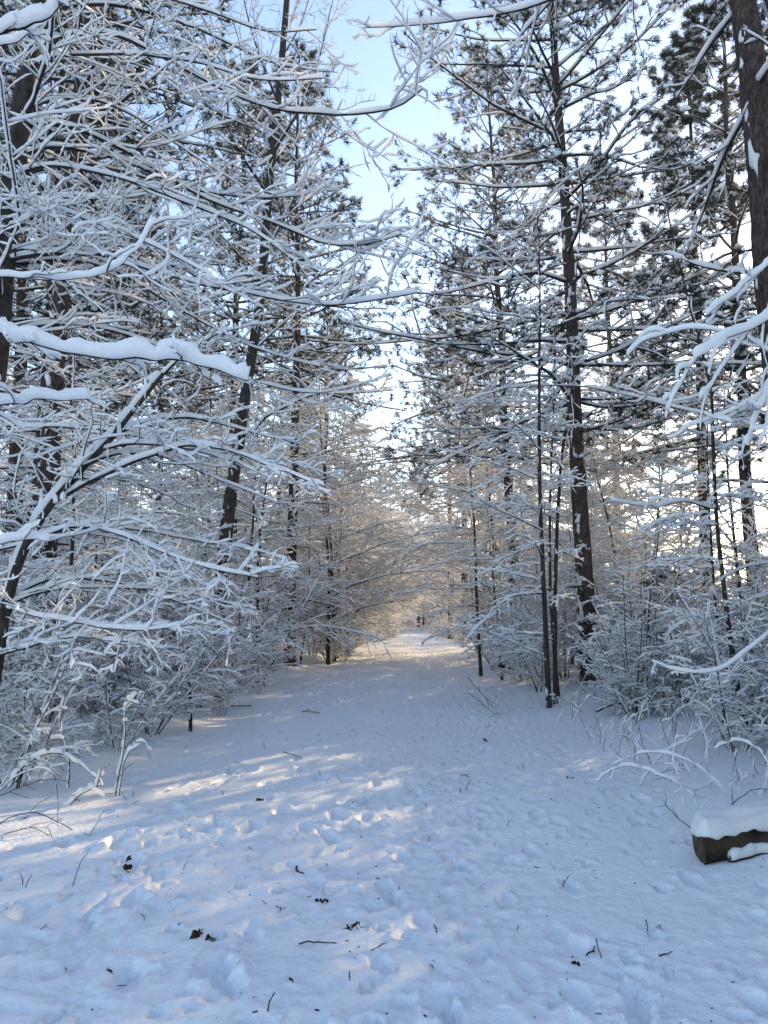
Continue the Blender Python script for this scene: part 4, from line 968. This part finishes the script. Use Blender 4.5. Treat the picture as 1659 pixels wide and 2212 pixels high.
bramble('frosted bramble arching over the left snow bank in the sunlight', [
    ([(20, 1700, Yb), (50, 1655, Yb), (110, 1622, Yb), (150, 1630, Yb), (190, 1662, Yb), (212, 1690, Yb)], .008, .05),
    ([(150, 1700, Yb + .2), (150, 1640, Yb + .2), (128, 1560, Yb + .2), (135, 1500, Yb + .2)], .008, .05),
    ([(130, 1760, Yb), (170, 1715, Yb), (212, 1690, Yb), (222, 1655, Yb)], .008, .055),
    ([(255, 1730, Yb + .3), (262, 1660, Yb + .3), (285, 1610, Yb + .3), (310, 1600, Yb + .3), (322, 1640, Yb + .3)], .006, .035),
    ([(250, 1720, Yb + .3), (270, 1600, Yb + .3), (270, 1540, Yb + .3), (300, 1500, Yb + .3)], .007, .05)])
bramble('bare dark bramble canes looping low over the snow at the left edge', [
    ([(-30, 1800, 6.1), (20, 1770, 6.1), (70, 1756, 6.1), (120, 1770, 6.1), (170, 1800, 6.1), (192, 1840, 6.1), (180, 1865, 6.1)], .0045, 0),
    ([(-30, 1740, 6.4), (20, 1690, 6.4), (70, 1665, 6.4), (110, 1672, 6.4), (122, 1720, 6.4), (125, 1780, 6.4)], .0045, .012),
    ([(-30, 1730, 6.3), (30, 1712, 6.3), (90, 1690, 6.3), (145, 1690, 6.3)], .004, 0),
    ([(155, 1862, 6.0), (180, 1820, 6.0), (205, 1785, 6.0), (222, 1755, 6.0)], .0045, .01),
    ([(-20, 1815, 6.0), (30, 1795, 6.0), (75, 1782, 6.0), (115, 1808, 6.0)], .004, 0)])

bramble('low tangle of snow bent canes just behind the mossy log', [
    ([(1560, 1790, 6.6), (1500, 1720, 6.7), (1420, 1668, 6.9), (1340, 1655, 7.1), (1290, 1690, 7.2)], .004, .030),
    ([(1600, 1780, 6.6), (1560, 1700, 6.7), (1490, 1640, 6.9), (1400, 1620, 7.1), (1330, 1640, 7.3)], .004, .030),
    ([(1480, 1760, 6.5), (1470, 1690, 6.6), (1455, 1640, 6.7), (1462, 1580, 6.8)], .004, .02),
    ([(1620, 1770, 6.6), (1660, 1690, 6.7), (1650, 1630, 6.8), (1590, 1600, 7.0), (1540, 1620, 7.1)], .004, .030),
    ([(1510, 1800, 6.0), (1465, 1770, 6.0), (1440, 1740, 6.1), (1445, 1725, 6.1)], .004, 0),
    ([(1500, 1810, 5.9), (1505, 1760, 5.95), (1500, 1690, 6.0)], .004, .015),
    ([(1540, 1770, 6.4), (1600, 1720, 6.5), (1640, 1700, 6.6), (1700, 1705, 6.7)], .004, 0),
    ([(1380, 1700, 7.3), (1420, 1640, 7.4), (1470, 1600, 7.5), (1530, 1570, 7.7)], .004, .026)])
# ----------------------------------------------------------------- dry weeds poking through the snow
def weeds(n, fx, fy, hr, label, seed, snow=.5):
    r = np.random.default_rng(seed); y = fy[0] + (fy[1] - fy[0]) * r.random(n); lo = np.array([fx(q)[0] for q in y]); hi = np.array([fx(q)[1] for q in y]); x = lo + (hi - lo) * r.random(n) ** 1.2
    z = np.array([gz(a, b) - .02 for a, b in zip(x, y)]); h = hr[0] + (hr[1] - hr[0]) * r.random(n) ** 2
    P = grow(np.stack([x, y, z], -1), np.stack([r.normal(0, .35, n), r.normal(0, .35, n), np.ones(n)], -1), h, 6, (0, 0, -.35), .35); Rr = radii(.0028 + .002 * r.random(n), 6, .5)
    g = Geo(); tube(g, P, Rr, 3)
    s1, d1, l1, r_ = spawn(P, Rr, h, 3, .35, .95, .6, .35, 9, .7); Pt = grow(s1, d1, l1, 4, (0, 0, .1), .3); tube(g, Pt, radii(np.maximum(r_, .0014), 4, .6), 3)
    gs = Geo(); snow_on(gs, P, Rr, .032, 4, 8, snow); snow_on(gs, Pt, radii(np.maximum(r_, .0014), 4, .6), .026, 4, 4, snow)
    root = bpy.data.objects.new('dry_weeds', g.mesh('dry_weeds', STRAW)); COL.objects.link(root); tag(root, label, None, None, 'stuff')
    c = part('snow_cap', gs.mesh('snow_cap', SNOW), root); c['kind'] = 'stuff'
weeds(520, lambda y: (2.0 + max(0, 9 - y) * .15, 3.6 + .35 * y), (6.2, 18), (.15, .75), 'dry weed stalks standing thick along the right edge', 1, .7)
weeds(450, lambda y: (-3.4 - .35 * y, -3.5), (7.5, 18), (.12, .6), 'dry weed stalks in the snow along the left edge', 2, .6)
r_l = np.random.default_rng(9); n_l = 420
yl = 2.9 + 17 * r_l.random(n_l) ** 1.8; xl = np.clip(r_l.normal(0.2, 1.5, n_l), -3.3, 2.5); zl = np.array([gz(a, b) + .003 for a, b in zip(xl, yl)])
Pl_ = grow(np.stack([xl, yl, zl], -1), np.stack([r_l.normal(0, 1, n_l), r_l.normal(0, 1, n_l), r_l.normal(0, .12, n_l)], -1), .008 + .05 * r_l.random(n_l) ** 3, 4, (0, 0, 0), .5)
gl = Geo(); tube(gl, Pl_, np.repeat((.0012 + .0026 * r_l.random(n_l) ** 2)[:, None], 4, 1), 4)
tag((lambda o: (COL.objects.link(o), o)[1])(bpy.data.objects.new('bark_litter', gl.mesh('bark_litter', LEAF))), 'fine dark bits of bark and needles strewn over the trodden path', None, None, 'stuff')
weeds(170, lambda y: (-3.4, 2.2), (3.2, 22), (.03, .12), 'short grass tips poking through the path', 3, 0)

# ----------------------------------------------------------------- thin haze volume, added to brighten the far wood
HAZE = 0.0009
hm = bpy.data.materials.new('haze'); hm.use_nodes = True; n = hm.node_tree; n.nodes.clear()
out = n.nodes.new('ShaderNodeOutputMaterial'); pv = n.nodes.new('ShaderNodeVolumePrincipled')
pv.inputs['Color'].default_value = (0.97, 0.975, 0.985, 1); pv.inputs['Density'].default_value = HAZE; pv.inputs['Anisotropy'].default_value = 0.55
n.links.new(pv.outputs[0], out.inputs['Volume'])
g = Geo(); hx, hy0, hy1, hz0, hz1 = 470, -240, 560, -2.5, 34
V = np.array([(x_, y_, z_) for z_ in (hz0, hz1) for y_ in (hy0, hy1) for x_ in (-hx, hx)], float)
g.add(V, np.array([(0, 2, 3, 1), (4, 5, 7, 6), (0, 1, 5, 4), (2, 6, 7, 3), (0, 4, 6, 2), (1, 3, 7, 5)]))
ho = bpy.data.objects.new('haze', g.mesh('haze', hm, False)); COL.objects.link(ho); tag(ho, 'thin haze added to lighten the far wood', None, None, 'stuff')

for me in list(bpy.data.meshes):
    if me.users == 0: bpy.data.meshes.remove(me)
print('TRIS', TRIS[0], 'objs', len(bpy.data.objects))
